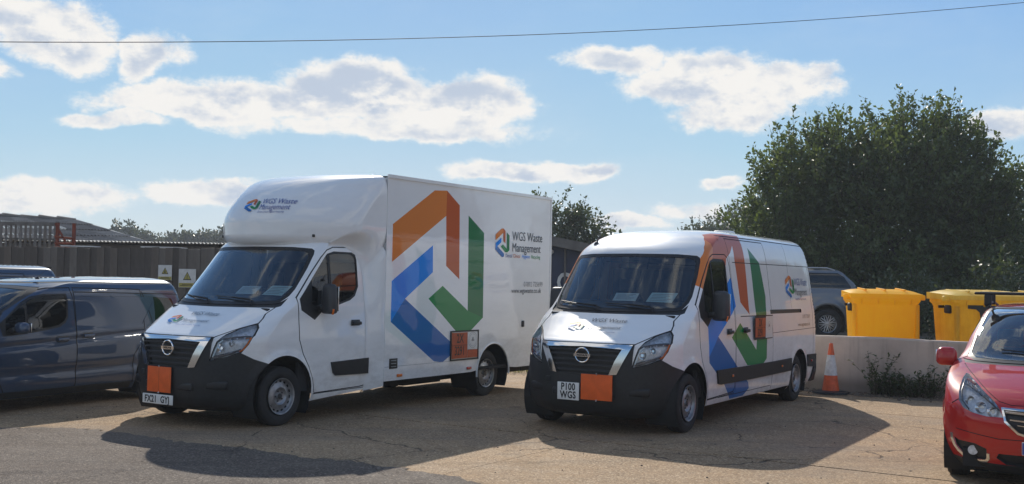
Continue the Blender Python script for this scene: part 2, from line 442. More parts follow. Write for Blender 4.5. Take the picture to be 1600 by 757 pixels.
def mesh(name, V, F, mat=None, parent=None, smooth=False, normals=None):
    me = bpy.data.meshes.new(name)
    me.from_pydata([tuple(map(float, v)) for v in V], [], [tuple(map(int, f)) for f in F])
    if smooth or normals is not None:
        me.polygons.foreach_set('use_smooth', [True] * len(me.polygons))
    if normals is not None:
        me.normals_split_custom_set([tuple(map(float, n)) for n in normals])
    return link(name, me, parent, mat)


class MB:
    """collects simple shapes, then builds one mesh"""
    def __init__(s): s.V = []; s.F = []
    def add(s, V, F):
        o = len(s.V); s.V += [tuple(v) for v in V]; s.F += [tuple(i + o for i in f) for f in F]; return s
    def box(s, c, d, rot=None, taper=1.0):
        x, y, z = d[0] / 2, d[1] / 2, d[2] / 2
        V = [Vector((sx * x * (taper if sz > 0 else 1), sy * y * (taper if sz > 0 else 1), sz * z)) for sz in (-1, 1) for sy in (-1, 1) for sx in (-1, 1)]
        if rot is not None: V = [rot @ v for v in V]
        V = [v + Vector(c) for v in V]
        return s.add(V, [(0, 2, 3, 1), (4, 5, 7, 6), (0, 1, 5, 4), (2, 6, 7, 3), (0, 4, 6, 2), (1, 3, 7, 5)])
    def tube(s, pts, r, n=8, r2=None, cap=True):
        pts = [Vector(p) for p in pts]; m = len(pts); V = []; F = []
        up = Vector((0, 0, 1)); prev = None
        for i, p in enumerate(pts):
            t = (pts[min(i + 1, m - 1)] - pts[max(i - 1, 0)]).normalized()
            a = prev if prev is not None else (up if abs(t.z) < .9 else Vector((1, 0, 0)))
            b = t.cross(a)
            if b.length < 1e-6: b = t.cross(Vector((0, 1, 0)))
            b.normalize(); a = b.cross(t).normalized(); prev = a
            rr = r if r2 is None else r + (r2 - r) * i / (m - 1)
            for k in range(n):
                w = 2 * PI * k / n; V.append(p + a * (rr * math.cos(w)) + b * (rr * math.sin(w)))
        for i in range(m - 1):
            for k in range(n):
                F.append((i * n + k, i * n + (k + 1) % n, (i + 1) * n + (k + 1) % n, (i + 1) * n + k))
        if cap: F.append(tuple(range(n))[::-1]); F.append(tuple((m - 1) * n + k for k in range(n)))
        return s.add(V, F)
    def lathe(s, prof, axis='Y', n=40, c=(0, 0, 0)):
        V = []; F = []; m = len(prof)
        for i in range(n):
            w = 2 * PI * i / n
            for (h, r) in prof:
                if axis == 'Y': V.append((c[0] + r * math.cos(w), c[1] + h, c[2] + r * math.sin(w)))
                else: V.append((c[0] + r * math.cos(w), c[1] + r * math.sin(w), c[2] + h))
        for i in range(n):
            j = (i + 1) % n
            for k in range(m - 1): F.append((i * m + k, i * m + k + 1, j * m + k + 1, j * m + k))
        return s.add(V, F)
    def build(s, name, mat, parent=None, smooth=False, sharp=None):
        o = mesh(name, s.V, s.F, mat, parent)
        me = o.data
        bm = bmesh.new(); bm.from_mesh(me); bmesh.ops.recalc_face_normals(bm, faces=bm.faces); bm.to_mesh(me); bm.free()
        if smooth: me.polygons.foreach_set('use_smooth', [True] * len(me.polygons)); me.set_sharp_from_angle(angle=R(sharp or 40))
        return o


def rbox(name, d, bevel, mat, parent=None, loc=(0, 0, 0), rot=(0, 0, 0), seg=3, taper=None):
    """rounded box; taper = (x, y) scale of its top"""
    bm = bmesh.new(); bmesh.ops.create_cube(bm, size=1.0)
    for v in bm.verts:
        k = (v.co.z + .5)
        tx, ty = (1 + (taper[0] - 1) * k, 1 + (taper[1] - 1) * k) if taper else (1, 1)
        v.co = Vector((v.co.x * d[0] * tx, v.co.y * d[1] * ty, v.co.z * d[2]))
    if bevel > 0: bmesh.ops.bevel(bm, geom=list(bm.edges), offset=bevel, segments=seg, affect='EDGES', profile=.5, clamp_overlap=True)
    me = bpy.data.meshes.new(name); bm.to_mesh(me); bm.free()
    me.polygons.foreach_set('use_smooth', [True] * len(me.polygons)); me.set_sharp_from_angle(angle=R(38))
    o = link(name, me, parent, mat); o.location = loc; o.rotation_euler = rot
    return o


def copy_tree(o, parent=None):
    c = o.copy(); COL.objects.link(c)
    if parent is not None: c.parent = parent
    for ch in list(o.children): copy_tree(ch, c)
    return c


# ---- lettering: flat 2-D triangles from the built-in font
def text2d(s, size, bold=0.0, align='LEFT', space=1.0, xs=1.0, shear=0.0):
    cu = bpy.data.curves.new('lettering', 'FONT'); cu.body = s; cu.size = size; cu.align_x = align; cu.offset = bold; cu.space_character = space
    cu.resolution_u = 3; cu.shear = shear
    ob = bpy.data.objects.new('lettering', cu); COL.objects.link(ob)
    dg = bpy.context.evaluated_depsgraph_get(); dg.update()
    me = bpy.data.meshes.new_from_object(ob.evaluated_get(dg))
    V = [(v.co.x * xs, v.co.y) for v in me.vertices]; F = [tuple(p.vertices) for p in me.polygons]
    bpy.data.objects.remove(ob); bpy.data.curves.remove(cu); bpy.data.meshes.remove(me)
    return V, F


# ---- smooth skins ------------------------------------------------------

def pchip(xk, yk):
    xk=np.asarray(xk,float); yk=np.asarray(yk,float)
    h=np.diff(xk); d=np.diff(yk)/h
    m=np.zeros_like(yk)
    for i in range(1,len(xk)-1):
        if d[i-1]*d[i]>0:
            w1=2*h[i]+h[i-1]; w2=h[i]+2*h[i-1]
            m[i]=(w1+w2)/(w1/d[i-1]+w2/d[i])
    m[0]=d[0]; m[-1]=d[-1]
    def f(x):
        x=np.clip(np.asarray(x,float),xk[0],xk[-1])
        i=np.clip(np.searchsorted(xk,x,side='right')-1,0,len(xk)-2)
        t=(x-xk[i])/h[i]
        return ((1+2*t)*(1-t)**2*yk[i]+t*(1-t)**2*h[i]*m[i]+t*t*(3-2*t)*yk[i+1]+t*t*(t-1)*h[i]*m[i+1])
    return f
class Body:
    """smooth vehicle skin: rows of (z, xf, A, w, xr); front plan curve is a superellipse, then side, then rear"""
    L0=1.3
    def __init__(s, rows, n=3.0, m=1.5, taper=(0,0,1), rc=.1, disp=None):
        R=np.array(rows,float); s.R=R
        prof=np.stack([R[:,0],R[:,1],R[:,3]],1)
        dl=np.sqrt((np.diff(prof,axis=0)**2).sum(1))
        s.tk=np.concatenate([[0],np.cumsum(dl)]); s.T=s.tk[-1]
        s.z=pchip(s.tk,R[:,0]); s.xf=pchip(s.tk,R[:,1]); s.A=pchip(s.tk,R[:,2]); s.w=pchip(s.tk,R[:,3]); s.xr=pchip(s.tk,R[:,4])
        s.n=n; s.m=m; s.tp=taper; s.rc=rc; s.disp=disp
        tt=np.linspace(0,s.T,2000); s._tt=tt; s._zz=np.maximum.accumulate(s.z(tt))+np.arange(2000)*1e-9
        s.Lmax=s.L0+(s.xf(tt)-s.A(tt)-s.xr(tt)).max()
    def t_of_z(s,z): return np.interp(z,s._zz,s._tt)
    def tap(s,x):
        k=np.clip((x-s.tp[1])/(s.tp[2]-s.tp[1]),0,1); return 1-s.tp[0]*k*k*(3-2*k)
    # domain: a in [0,L0] front ; a in [L0, L0+len] side measured as x0-x ; beyond: rear, up to +1
    def P(s,a,t):
        a=np.asarray(a,float); t=np.asarray(t,float)
        z=s.z(t);xf=s.xf(t);A=s.A(t);w=s.w(t);xr=s.xr(t);x0=xf-A
        q=np.clip(a/s.L0,0,1); u=np.sin(q*np.pi/2)
        xfr=xf-A*(1-np.clip(1-u**s.n,0,1)**(1/s.m))
        side=a>s.L0
        xs=x0-(a-s.L0)
        rc=np.minimum(s.rc,w*.5+1e-6)
        # rear: e measures how far beyond (xr+rc)
        e=np.clip((xr+rc)-xs,0,None)
        ph=np.clip(e/rc,0,1)*np.pi/2
        xq=np.where(e>0,xr+rc-rc*np.sin(ph),xs)
        yq=np.where(e>0,w-rc+rc*np.cos(ph),w)
        e2=np.clip(e-rc,0,1.0)
        yq=yq-e2*(w-rc)
        x=np.where(side,xq,xfr); y=np.where(side,yq,w*u)
        y=y*s.tap(x)
        if s.disp is not None:
            y=y+s.disp(x,z)*np.clip((y-.5)/.3,0,1)
        return np.stack([x,y,z],-1)
    def N(s,a,t):
        e=2e-3
        a=np.asarray(a,float);t=np.asarray(t,float)
        da=s.P(np.minimum(a+e,s.amax(t)),t)-s.P(np.maximum(a-e,0),t)
        dt=s.P(a,np.minimum(t+e,s.T))-s.P(a,np.maximum(t-e,0))
        n=np.cross(da,dt); l=np.linalg.norm(n,axis=-1,keepdims=True)
        bad=l[...,0]<1e-9
        n=n/np.maximum(l,1e-12)
        n[bad]=(0,0,1)
        return n
    def amax(s,t): return s.L0+(s.xf(t)-s.A(t)-s.xr(t)-s.rc)+s.rc+1.0
    def side(s,x,z):   # (x,z) on the flank -> domain; if x is ahead of the flank, on the nose
        x=np.asarray(x,float); t=s.t_of_z(z); xf=s.xf(t);A=s.A(t);x0=xf-A
        k=np.clip((xf-x)/np.maximum(A,1e-6),0,1)
        u=np.clip(1-(1-k)**s.m,0,1)**(1/s.n)
        q=np.arcsin(u)*2/np.pi
        return np.where(x<=x0,s.L0+x0-x,q*s.L0),t
    def front(s,y,z):
        t=s.t_of_z(z); w=s.w(t)
        u=np.abs(np.asarray(y,float))/np.maximum(w,1e-6)
        for _ in range(4):
            q=np.arcsin(np.clip(u,0,1))*2/np.pi
            pp=s.P(q*s.L0,t); u=np.clip(u*np.abs(y)/np.maximum(np.abs(pp[...,1]),1e-6),0,1)
        return np.arcsin(np.clip(u,0,1))*2/np.pi*s.L0,t
def arch(x,z,cx,cz,r,amp=.018,wd=.05):
    d=np.hypot(x-cx,z-cz); return amp*np.exp(-((d-r)/wd)**2)*(z>0)


def pip(pts, poly):
    x, y = pts[:, 0], pts[:, 1]; ins = np.zeros(len(pts), bool); n = len(poly)
    for i in range(n):
        x1, y1 = poly[i]; x2, y2 = poly[(i + 1) % n]
        if y1 == y2: continue
        c = ((y1 > y) != (y2 > y)) & (x < (x2 - x1) * (y - y1) / (y2 - y1) + x1)
        ins ^= c
    return ins


def to_dom(body, pts, step=.06):
    """pts: ('S',x,z) on the flank or ('F',y,z) on the nose -> closed outline in the skin's own flat space"""
    out = []; n = len(pts)
    def cv(k, a, b):
        r = body.side(a, b) if k == 'S' else body.front(a, b)
        return float(r[0]), float(r[1])
    for i in range(n):
        p, q = pts[i], pts[(i + 1) % n]
        d = math.hypot(p[1] - q[1], p[2] - q[2]); m = max(1, int(d / step))
        if p[0] == q[0]:
            for k in range(m):
                f = k / m; out.append(cv(p[0], p[1] + (q[1] - p[1]) * f, p[2] + (q[2] - p[2]) * f))
        else:
            A = cv(*p); B = cv(*q); m = max(1, int(math.hypot(A[0] - B[0], A[1] - B[1]) / step))
            for k in range(m): out.append((A[0] + (B[0] - A[0]) * k / m, A[1] + (B[1] - A[1]) * k / m))
    res = [out[0]]
    for p in out[1:]:
        if math.hypot(p[0] - res[-1][0], p[1] - res[-1][1]) > 1e-4: res.append(p)
    return res


def S(*pts): return [('S', x, z) for x, z in pts]
def Fr(*pts): return [('F', y, z) for y, z in pts]


def ribbon(line, w=.012, closed=False):
    """thin quads along a polyline given in ('S'|'F', a, z)"""
    out = []; n = len(line)
    for i in range(n if closed else n - 1):
        k, x1, z1 = line[i]; _, x2, z2 = line[(i + 1) % n]
        dx, dz = x2 - x1, z2 - z1; l = math.hypot(dx, dz) or 1; ux, uz = dx / l, dz / l; px, pz = -uz * w / 2, ux * w / 2; e = w * .45
        out.append([(k, x1 - ux * e + px, z1 - uz * e + pz), (k, x2 + ux * e + px, z2 + uz * e + pz), (k, x2 + ux * e - px, z2 + uz * e - pz), (k, x1 - ux * e - px, z1 - uz * e - pz)])
    return out


class Planar:
    """flat flank with the same interface as Body: domain = (-x, z)"""
    L0 = 0.0
    def __init__(s, y, x0, x1, z0, z1): s.y = y; s.x0 = x0; s.x1 = x1; s.z0 = z0; s.z1 = z1
    def side(s, x, z): return np.asarray(-x, float), np.asarray(z, float)
    front = side
    def P(s, a, t): a = np.asarray(a, float); return np.stack([-a, np.full_like(a, s.y), np.asarray(t, float)], -1)
    def N(s, a, t): a = np.asarray(a, float); z = np.zeros_like(a); return np.stack([z, z + 1, z], -1)


def skin(body, parent, regs, base, base_mat, step=.065, both=None):
    """cuts one skin into parts. regs: dicts with name, polys, mat, off (proud +/ sunk -), one (True: left and right halves are one object), sides, kill, sub (name of parent part)
    later regs win. The flat pattern is triangulated with every outline as an edge, then laid onto the surface."""
    made = {}
    planar = isinstance(body, Planar)
    halves = {}
    acc = {}
    for side in (1, -1):
        rg = [r for r in regs if side in r.get('sides', (1, -1))]
        if planar:
            A = np.arange(-body.x1, -body.x0 + 1e-6, (body.x1 - body.x0) / -round((body.x1 - body.x0) / -.25)) if False else np.linspace(-body.x0, -body.x1, 18)
            T = np.linspace(body.z0, body.z1, 12)
            lo, hi = min(-body.x0, -body.x1), max(-body.x0, -body.x1)
        else:
            A = np.concatenate([np.linspace(0, body.L0, int(body.L0 / .042)), np.arange(body.L0 + step, body.Lmax, step), [body.Lmax, body.Lmax + .3, body.Lmax + .7, body.Lmax + 1.01]])
            T = np.linspace(0, body.T, int(body.T / .036))
            lo, hi = A[0], A[-1]
        GA, GT = np.meshgrid(A, T); grid = np.stack([GA.ravel(), GT.ravel()], 1)
        verts = [Vector(p) for p in grid]; edges = []
        doms = []
        for r in rg:
            ds = []
            for poly in r['polys']:
                d = to_dom(body, poly); ds.append(d)
                o = len(verts); verts += [Vector((min(max(p[0], lo), hi), p[1])) for p in d]
                edges += [(o + i, o + (i + 1) % len(d)) for i in range(len(d))]
            doms.append(ds)
        rv, re_, rf, _, _, _ = delaunay_2d_cdt(verts, edges, [], 0, 1e-5)
        D = np.array([(v.x, v.y) for v in rv]); Fc = np.array([f for f in rf if len(f) == 3])
        tri = D[Fc]
        area = (tri[:, 1, 0] - tri[:, 0, 0]) * (tri[:, 2, 1] - tri[:, 0, 1]) - (tri[:, 2, 0] - tri[:, 0, 0]) * (tri[:, 1, 1] - tri[:, 0, 1])
        flip = area < 0; Fc[flip] = Fc[flip][:, ::-1]
        cen = D[Fc].mean(1)
        if planar: ok = (cen[:, 0] > lo) & (cen[:, 0] < hi) & (cen[:, 1] > body.z0) & (cen[:, 1] < body.z1)
        else: ok = (D[Fc][:, :, 0].min(1) < body.amax(cen[:, 1]) - 1e-6) & (np.abs(area) > 1e-9)
        Fc = Fc[ok]; cen = cen[ok]
        cls = np.full(len(Fc), -1)
        for i, ds in enumerate(doms):
            for d in ds: cls[pip(cen, d)] = i
        P3 = body.P(D[:, 0], D[:, 1]); N3 = body.N(D[:, 0], D[:, 1])
        if side < 0: P3 = P3 * (1, -1, 1); N3 = N3 * (1, -1, 1)
        for i in range(-1, len(rg)):
            fs = Fc[cls == i]
            if len(fs) == 0: continue
            r = rg[i] if i >= 0 else dict(name=base, mat=base_mat, off=0, one=True)
            if r.get('kill'): continue
            key = (r['name'], r.get('id', 0), 0 if r.get('one') else side)
            off = r.get('off', 0)
            a = acc.setdefault(key, dict(V=[], F=[], N=[], r=r))
            used = np.unique(fs); mp = {int(v): k + len(a['V']) for k, v in enumerate(used)}
            a['V'] += list(P3[used] + N3[used] * off)
            for f in fs:
                f = f if side > 0 else f[::-1]
                a['F'].append(tuple(mp[int(v)] for v in f)); a['N'] += [N3[v] for v in f]
            if abs(off) > 1e-5:
                cnt = {}
                for f in fs:
                    for k in range(3):
                        e = (int(f[k]), int(f[(k + 1) % 3])); cnt[tuple(sorted(e))] = cnt.get(tuple(sorted(e)), []) + [e]
                for e in cnt.values():
                    if len(e) != 1: continue
                    u, v = e[0]
                    if D[u, 0] < 4e-3 and D[v, 0] < 4e-3 and not planar: continue
                    o = len(a['V']); pu, pv = P3[u], P3[v]; k2 = r.get('skirt', 0.0)
                    a['V'] += [pu + N3[u] * off, pv + N3[v] * off, pv + N3[v] * k2, pu + N3[u] * k2]
                    q = (o + 1, o, o + 3, o + 2) if side > 0 else (o, o + 1, o + 2, o + 3)
                    nn = np.cross(pv - pu, N3[u]); nn = nn / (np.linalg.norm(nn) + 1e-9)
                    if off < 0: nn = -nn
                    if side < 0: nn = -nn
                    a['F'].append(q); a['N'] += [nn] * 4
    for (nm, _, sd_), a in acc.items():
        r = a['r']
        par = parent
        if r.get('sub'): par = made.get((r['sub'], sd_)) or made.get((r['sub'], 0)) or parent
        o = mesh(nm, a['V'], a['F'], r['mat'], par, normals=a['N'])
        if r.get('label'): o['label'] = r['label']
        made.setdefault((nm, sd_), o)
    return made


def lay(body, kind, V2, F2, mat, name, parent, off=.003, side=1, org=(0, 0), mir=1):
    """lays flat lettering or marks on a skin. kind S: u runs along -x, F: u runs along +y, T: like F but v is arc length up the skin"""
    V2 = np.array(V2, float)
    u = V2[:, 0] * mir; v = V2[:, 1]
    if kind == 'S':
        x = org[0] - u if side > 0 else org[0] + u
        a, t = body.side(x, org[1] + v); sg = np.full(len(u), side)
    else:
        y = org[0] + u
        if kind == 'F': zz = org[1] + v
        else: zz = body.z(float(body.t_of_z(org[1])) + v)
        a, t = body.front(np.abs(y), zz); sg = np.where(y < 0, -1, 1)
    P3 = body.P(a, t); N3 = body.N(a, t)
    P3 = P3 + N3 * (off + (.004 if kind == 'T' else 0))
    P3[:, 1] *= sg
    o = mesh(name, P3, F2, mat, parent)
    return o


def polyfill(pts, step=.05):
    """a flat polygon as many small triangles, so that it can follow a curve"""
    n = len(pts); V = []; 
    for i in range(n):
        p, q = pts[i], pts[(i + 1) % n]; m = max(1, int(math.hypot(p[0] - q[0], p[1] - q[1]) / step))
        for k in range(m): V.append((p[0] + (q[0] - p[0]) * k / m, p[1] + (q[1] - p[1]) * k / m))
    nb = len(V); E = [(i, (i + 1) % nb) for i in range(nb)]
    xs = [p[0] for p in V]; ys = [p[1] for p in V]
    g = np.array([(x, y) for x in np.arange(min(xs), max(xs), step) for y in np.arange(min(ys), max(ys), step)])
    if len(g):
        g = g[pip(g, V)]; V += [tuple(p) for p in g]
    rv, _, rf, _, _, _ = delaunay_2d_cdt([Vector(p) for p in V], E, [], 1, 1e-5)
    return [(v.x, v.y) for v in rv], [tuple(f) for f in rf]


# the three-arrow hexagon mark, unit square, u to the right and v up (as it reads on the nearside)
MARK = [('orange_light', [(0, .778), (.42, .992), (.555, 1.0), (.55, .852), (0, .572)]),
        ('orange', [(.555, 1.0), (.70, .922), (.711, .483), (.56, .56), (.55, .852)]),
        ('green_dark', [(.805, .868), (.995, .77), (1.0, .251), (.816, .296)]),
        ('green', [(.376, .370), (.526, .444), (.816, .296), (1.0, .251), (.853, .174), (.68, .179)]),
        ('blue', [(.413, .676), (.417, .521), (.135, .371), (0, .245), (0, .468)]),
        ('blue_dark', [(.135, .371), (.62, .119), (.623, .034), (.541, 0), (.45, .009), (0, .245)])]


def small_mark(body, kind, org, w, h, parent, side=1, off=.006):
    for m_, pts in MARK:
        V, F = polyfill([(u * w, v * h) for u, v in pts], .06)
        lay(body, kind, V, F, m_, 'emblem', parent, off, side, org)


def write(body, kind, s, size, org, mat, parent, side=1, bold=0.0, xs=.85, name='lettering', off=.007, align='LEFT', space=1.0, shear=0.0, vs=1.0):
    V, F = text2d(s, size, 0.0, align, space, xs, shear)
    V = [(a, b * vs) for a, b in V]
    return lay(body, kind, V, F, mat, name, parent, off, side, org)
# ------------------------------------------------------------------ shared vehicle pieces
def wheel(parent, x, y, side, r=.349, w=.215, kind='steel', z=None, rr=.215):
    """wheel = tyre mesh, with rim / disc / hub as sub-parts; side +1: outer face towards +y"""
    z = r - .004 if z is None else z
    t = MB()
    prof = [(-w * .30, rr * .98), (-w * .42, rr + .01), (-w * .5, rr + .045), (-w * .5, r - .06), (-w * .44, r - .018), (-w * .36, r - .004), (-w * .24, r), (-w * .235, r - .01), (-w * .20, r - .01), (-w * .195, r), (-w * .02, r), (-w * .015, r - .01), (w * .015, r - .01), (w * .02, r), (w * .195, r), (w * .20, r - .01), (w * .235, r - .01), (w * .24, r), (w * .36, r - .004), (w * .44, r - .018), (w * .5, r - .06), (w * .5, rr + .045), (w * .42, rr + .01), (w * .30, rr * .98)]
    t.lathe(prof, 'Y', 48)
    o = t.build('wheel', 'rubber', parent, True, 30)
    cy = y - side * w / 2
    o.location = (x, cy, z)
    h = w / 2 * side
    if kind == 'steel':
        m = MB(); n = 64
        rad = [rr, rr * .985, rr * .93, rr * .90, rr * .86, rr * .76, rr * .70, rr * .56, rr * .48, rr * .40, rr * .36, rr * .20, rr * .17, 0.001]
        dep = [1.0, 1.04, .98, .70, .62, .62, .66, .80, .82, .66, .60, .58, .72, .74]
        V = []; F = []
        for i in range(n):
            w_ = 2 * PI * i / n
            for rd, dp in zip(rad, dep): V.append((rd * math.cos(w_), h * dp, rd * math.sin(w_)))
        k = len(rad)
        for i in range(n):
            for j in range(k - 1):
                if j in (4,) and i % 4 in (0, 1): continue      # vent holes
                if j == 3 and i % 4 in (0, 1): pass
                F.append((i * k + j, i * k + j + 1, ((i + 1) % n) * k + j + 1, ((i + 1) % n) * k + j))
        m.add(V, F)
        m.build('rim', 'steel', o, True, 35)
        b = MB()
        for q in range(5):
            a = 2 * PI * q / 5; b.lathe([(0, .011), (h * .1, .011), (h * .12, .001)], 'Y', 6, (rr * .28 * math.cos(a), h * .58, rr * .28 * math.sin(a)))
        b.lathe([(h * .56, rr * .17), (h * .78, rr * .15), (h * .80, .001)], 'Y', 20)
        b.build('hub_cap', 'plastic_grey', o, True)
    else:
        m = MB()
        m.lathe([(h * .2, rr * .9), (h * 1.0, rr * .96), (h * 1.04, rr * .99), (h * 1.0, rr * 1.0), (h * .6, rr)], 'Y', 48)
        ns = 5 if kind == 'alloy5' else 10
        for q in range(ns):
            a = 2 * PI * q / ns + .3
            for s_ in (-.09, .09):
                ca, sa = math.cos(a + s_ * .4), math.sin(a + s_ * .4); cb, sb = math.cos(a + s_ * 2.2), math.sin(a + s_ * 2.2)
                m.tube([(rr * .18 * ca, h * .86, rr * .18 * sa), (rr * .6 * (ca + cb) / 2, h * .94, rr * .6 * (sa + sb) / 2), (rr * .95 * cb, h * .92, rr * .95 * sb)], .013, 6)
        m.lathe([(h * .7, rr * .24), (h * .92, rr * .22), (h * .98, rr * .10), (h * .98, .001)], 'Y', 24)
        m.build('rim', 'alloy', o, True)
    d = MB(); d.lathe([(h * .15, rr * .97), (h * .18, .001)], 'Y', 32); d.build('brake_disc', 'dark', o)
    return o


def arch_liner(parent, x, z, r, y0, y1, side):
    V = []; F = []; n = 26
    for i in range(n + 1):
        a = R(-32) + R(244) * i / n
        for yy in (y0, y1): V.append((x + r * math.cos(a), side * yy, z + r * math.sin(a)))
    for i in range(n): F.append((2 * i, 2 * i + 1, 2 * i + 3, 2 * i + 2))
    c = len(V); V.append((x, side * y1, z))
    for i in range(n): F.append((c, 2 * i + 1, 2 * i + 3))
    return mesh('wheel_arch_liner', V, F, 'dark', parent)


def arch_poly(x, z, r, zb):
    pts = [('S', x + r, zb)]
    for i in range(25):
        a = PI * i / 24; pts.append(('S', x + r * math.cos(a), z + r * math.sin(a)))
    pts.append(('S', x - r, zb))
    return pts


def seats_and_dash(p, xs, zs, w=.9, xd=-.1, wheel_y=-.42, zd=1.24, n=3, xb=None, hs=1.0, bh=1.5):
    """cab interior seen through the glass"""
    rbox('dashboard', (.55, 2 * w, .34), .08, 'lining', p, (xd - .2, 0, zd - .2))
    for k, yy in enumerate([-.45, .18, .58][:n] if n == 3 else [-.38, .38]):
        ww = .48 if k == 0 or n == 2 else .38
        s = rbox('seat', (.5, ww, .16), .06, 'seat', p, (xs, yy, zs))
        rbox('backrest', (.14, ww * .95, .62 * hs), .06, 'seat', s, (-.27, 0, .34 * hs), (0, -.18, 0))
        rbox('headrest', (.10, .25, .19), .05, 'seat', s, (-.37, 0, .76 * hs), (0, -.15, 0))
    m = MB(); ring = []
    for i in range(25):
        a = 2 * PI * i / 24; ring.append((0, .19 * math.cos(a), .19 * math.sin(a)))
    m.tube(ring, .014, 8, cap=False)
    for a in (R(0), R(180), R(-90)): m.tube([(0, 0, 0), (0, .18 * math.cos(a), .18 * math.sin(a))], .015, 6)
    m.lathe([(-.03, .06), (.02, .055), (.03, .001)], 'Y', 16)
    sw = m.build('steering_wheel', 'plastic', p, True); sw.location = (xd - .52, wheel_y, zd + .06); sw.rotation_euler = (0, R(-38), 0)
    if xb is not None: rbox('bulkhead', (.05, 2 * w * .93, bh), .0, 'lining', p, (xb, 0, .45 + bh / 2))


# ------------------------------------------------------------------ white vans: shared nose and cab
ARC = .455
VANROWS = [ # z, xf, A, w, xr
(.20,.66,.62,.93,-5.30),(.26,.77,.64,.985,-5.35),(.36,.825,.64,1.01,-5.36),(.55,.845,.62,1.025,-5.36),(.80,.84,.60,1.03,-5.36),
(.98,.825,.58,1.03,-5.355),(1.045,.795,.56,1.028,-5.35),(1.09,.72,.52,1.026,-5.35),(1.16,.58,.45,1.022,-5.345),(1.24,.42,.36,1.018,-5.34),(1.32,.27,.30,1.013,-5.335),
(1.38,.165,.29,1.006,-5.33),(1.43,.10,.31,.997,-5.325),(1.6,-.04,.34,.975,-5.31),(1.85,-.245,.35,.945,-5.29),(2.05,-.41,.34,.918,-5.26),
(2.13,-.48,.34,.905,-5.24),(2.2,-.565,.36,.89,-5.22),(2.3,-.75,.42,.86,-5.19),(2.38,-.98,.46,.815,-5.15),(2.43,-1.2,.5,.75,-5.11),(2.465,-1.5,.55,.64,-5.07),(2.49,-1.95,.6,.45,-5.02),(2.505,-2.6,.6,.22,-4.95),(2.51,-3.1,.6,.0,-4.9)]
def vdisp(x, z): return arch(x, z, 0, .36, .46) + arch(x, z, -4.332, .36, .44, .012)
BODY = Body(VANROWS, taper=(.045, -.3, .9), disp=vdisp, rc=.12)


def scale_poly(pts, k, cx=None, cz=None):
    cx = sum(p[1] for p in pts) / len(pts) if cx is None else cx; cz = sum(p[2] for p in pts) / len(pts) if cz is None else cz
    return [(p[0], cx + (p[1] - cx) * k, cz + (p[2] - cz) * k) for p in pts]


def inset(pts, d):
    """moves an outline (same kind points) inwards by d"""
    n = len(pts); ar = sum(pts[i][1] * pts[(i + 1) % n][2] - pts[(i + 1) % n][1] * pts[i][2] for i in range(n)); sg = 1 if ar > 0 else -1
    out = []
    for i in range(n):
        p, c, q = pts[i - 1], pts[i], pts[(i + 1) % n]
        a = Vector((c[1] - p[1], c[2] - p[2])).normalized(); b = Vector((q[1] - c[1], q[2] - c[2])).normalized()
        na = Vector((-a.y, a.x)) * sg; nb = Vector((-b.y, b.x)) * sg; m = (na + nb)
        if m.length < 1e-6: m = na
        m.normalize(); k = d / max(.4, m.dot(na)); out.append((c[0], c[1] + m.x * k, c[2] + m.y * k))
    return out


DOOR = S((-.228, 1.50), (-.32, 1.60), (-.50, 1.80), (-.69, 2.00), (-.80, 2.09), (-.92, 2.13), (-1.36, 2.14), (-1.45, 2.10), (-1.485, 2.00), (-1.49, 1.2), (-1.49, .42), (-1.45, .375), (-1.36, .365), (-.52, .345), (-.47, .52), (-.40, .67), (-.30, .83), (-.235, 1.0), (-.225, 1.25))
WIN = S((-.275, 1.35), (-.262, 1.485), (-.355, 1.58), (-.54, 1.78), (-.73, 1.98), (-.80, 2.045), (-.93, 2.078), (-1.27, 2.075), (-1.33, 2.045), (-1.35, 1.98), (-1.345, 1.64), (-1.27, 1.52), (-1.17, 1.465), (-.95, 1.41), (-.62, 1.32), (-.50, 1.23))
GLASSPANE = S((-.84, 1.42), (-.84, 2.03), (-.95, 2.05), (-1.25, 2.05), (-1.31, 2.02), (-1.325, 1.96), (-1.32, 1.65), (-1.25, 1.54), (-1.16, 1.49), (-.95, 1.435))
QUARTER = S((-.47, 1.42), (-.50, 1.74), (-.71, 1.96), (-.795, 2.02), (-.795, 1.40), (-.65, 1.36))
WS_OUT = Fr((0, 1.405), (.5, 1.41), (.80, 1.425), (.855, 1.44), (.895, 1.52), (.905, 1.60), (.885, 1.85), (.862, 2.03), (.845, 2.08), (.81, 2.105), (.6, 2.12), (0, 2.125))
WS_IN = Fr((0, 1.44), (.5, 1.445), (.79, 1.46), (.83, 1.48), (.865, 1.56), (.87, 1.62), (.85, 1.85), (.825, 2.01), (.80, 2.05), (.75, 2.07), (.5, 2.08), (0, 2.085))
BONNET = Fr((0, 1.045), (.60, 1.045), (.636, 1.067), (.746, 1.142), (.868, 1.201), (.862, 1.26), (.84, 1.31), (.86, 1.37), (.86, 1.38), (0, 1.372))
HEAD = Fr((.587, .775), (.615, .88), (.65, 1.0), (.69, 1.072), (.752, 1.135), (.81, 1.172), (.868, 1.195), (.905, 1.15), (.927, 1.067), (.905, .97), (.859, .878), (.752, .822))
BUMP = Fr((0, 1.042), (.60, 1.042), (.585, .77), (.65, .795), (.752, .818), (.859, .872)) + S((.42, .80), (.25, .735), (.2, .2)) + Fr((0, .2),)
CHROME = Fr((0, 1.03), (.585, 1.03), (.50, .86), (.425, .70), (.335, .69), (.40, .85), (.475, .985), (.0, 1.0))
MESH = Fr((0, 1.0), (.475, .985), (.40, .85), (.335, .69), (.0, .69))
COWL = Fr((0, 1.372), (.86, 1.38), (.90, 1.40), (.90, 1.50), (.855, 1.44), (.80, 1.425), (0, 1.405))


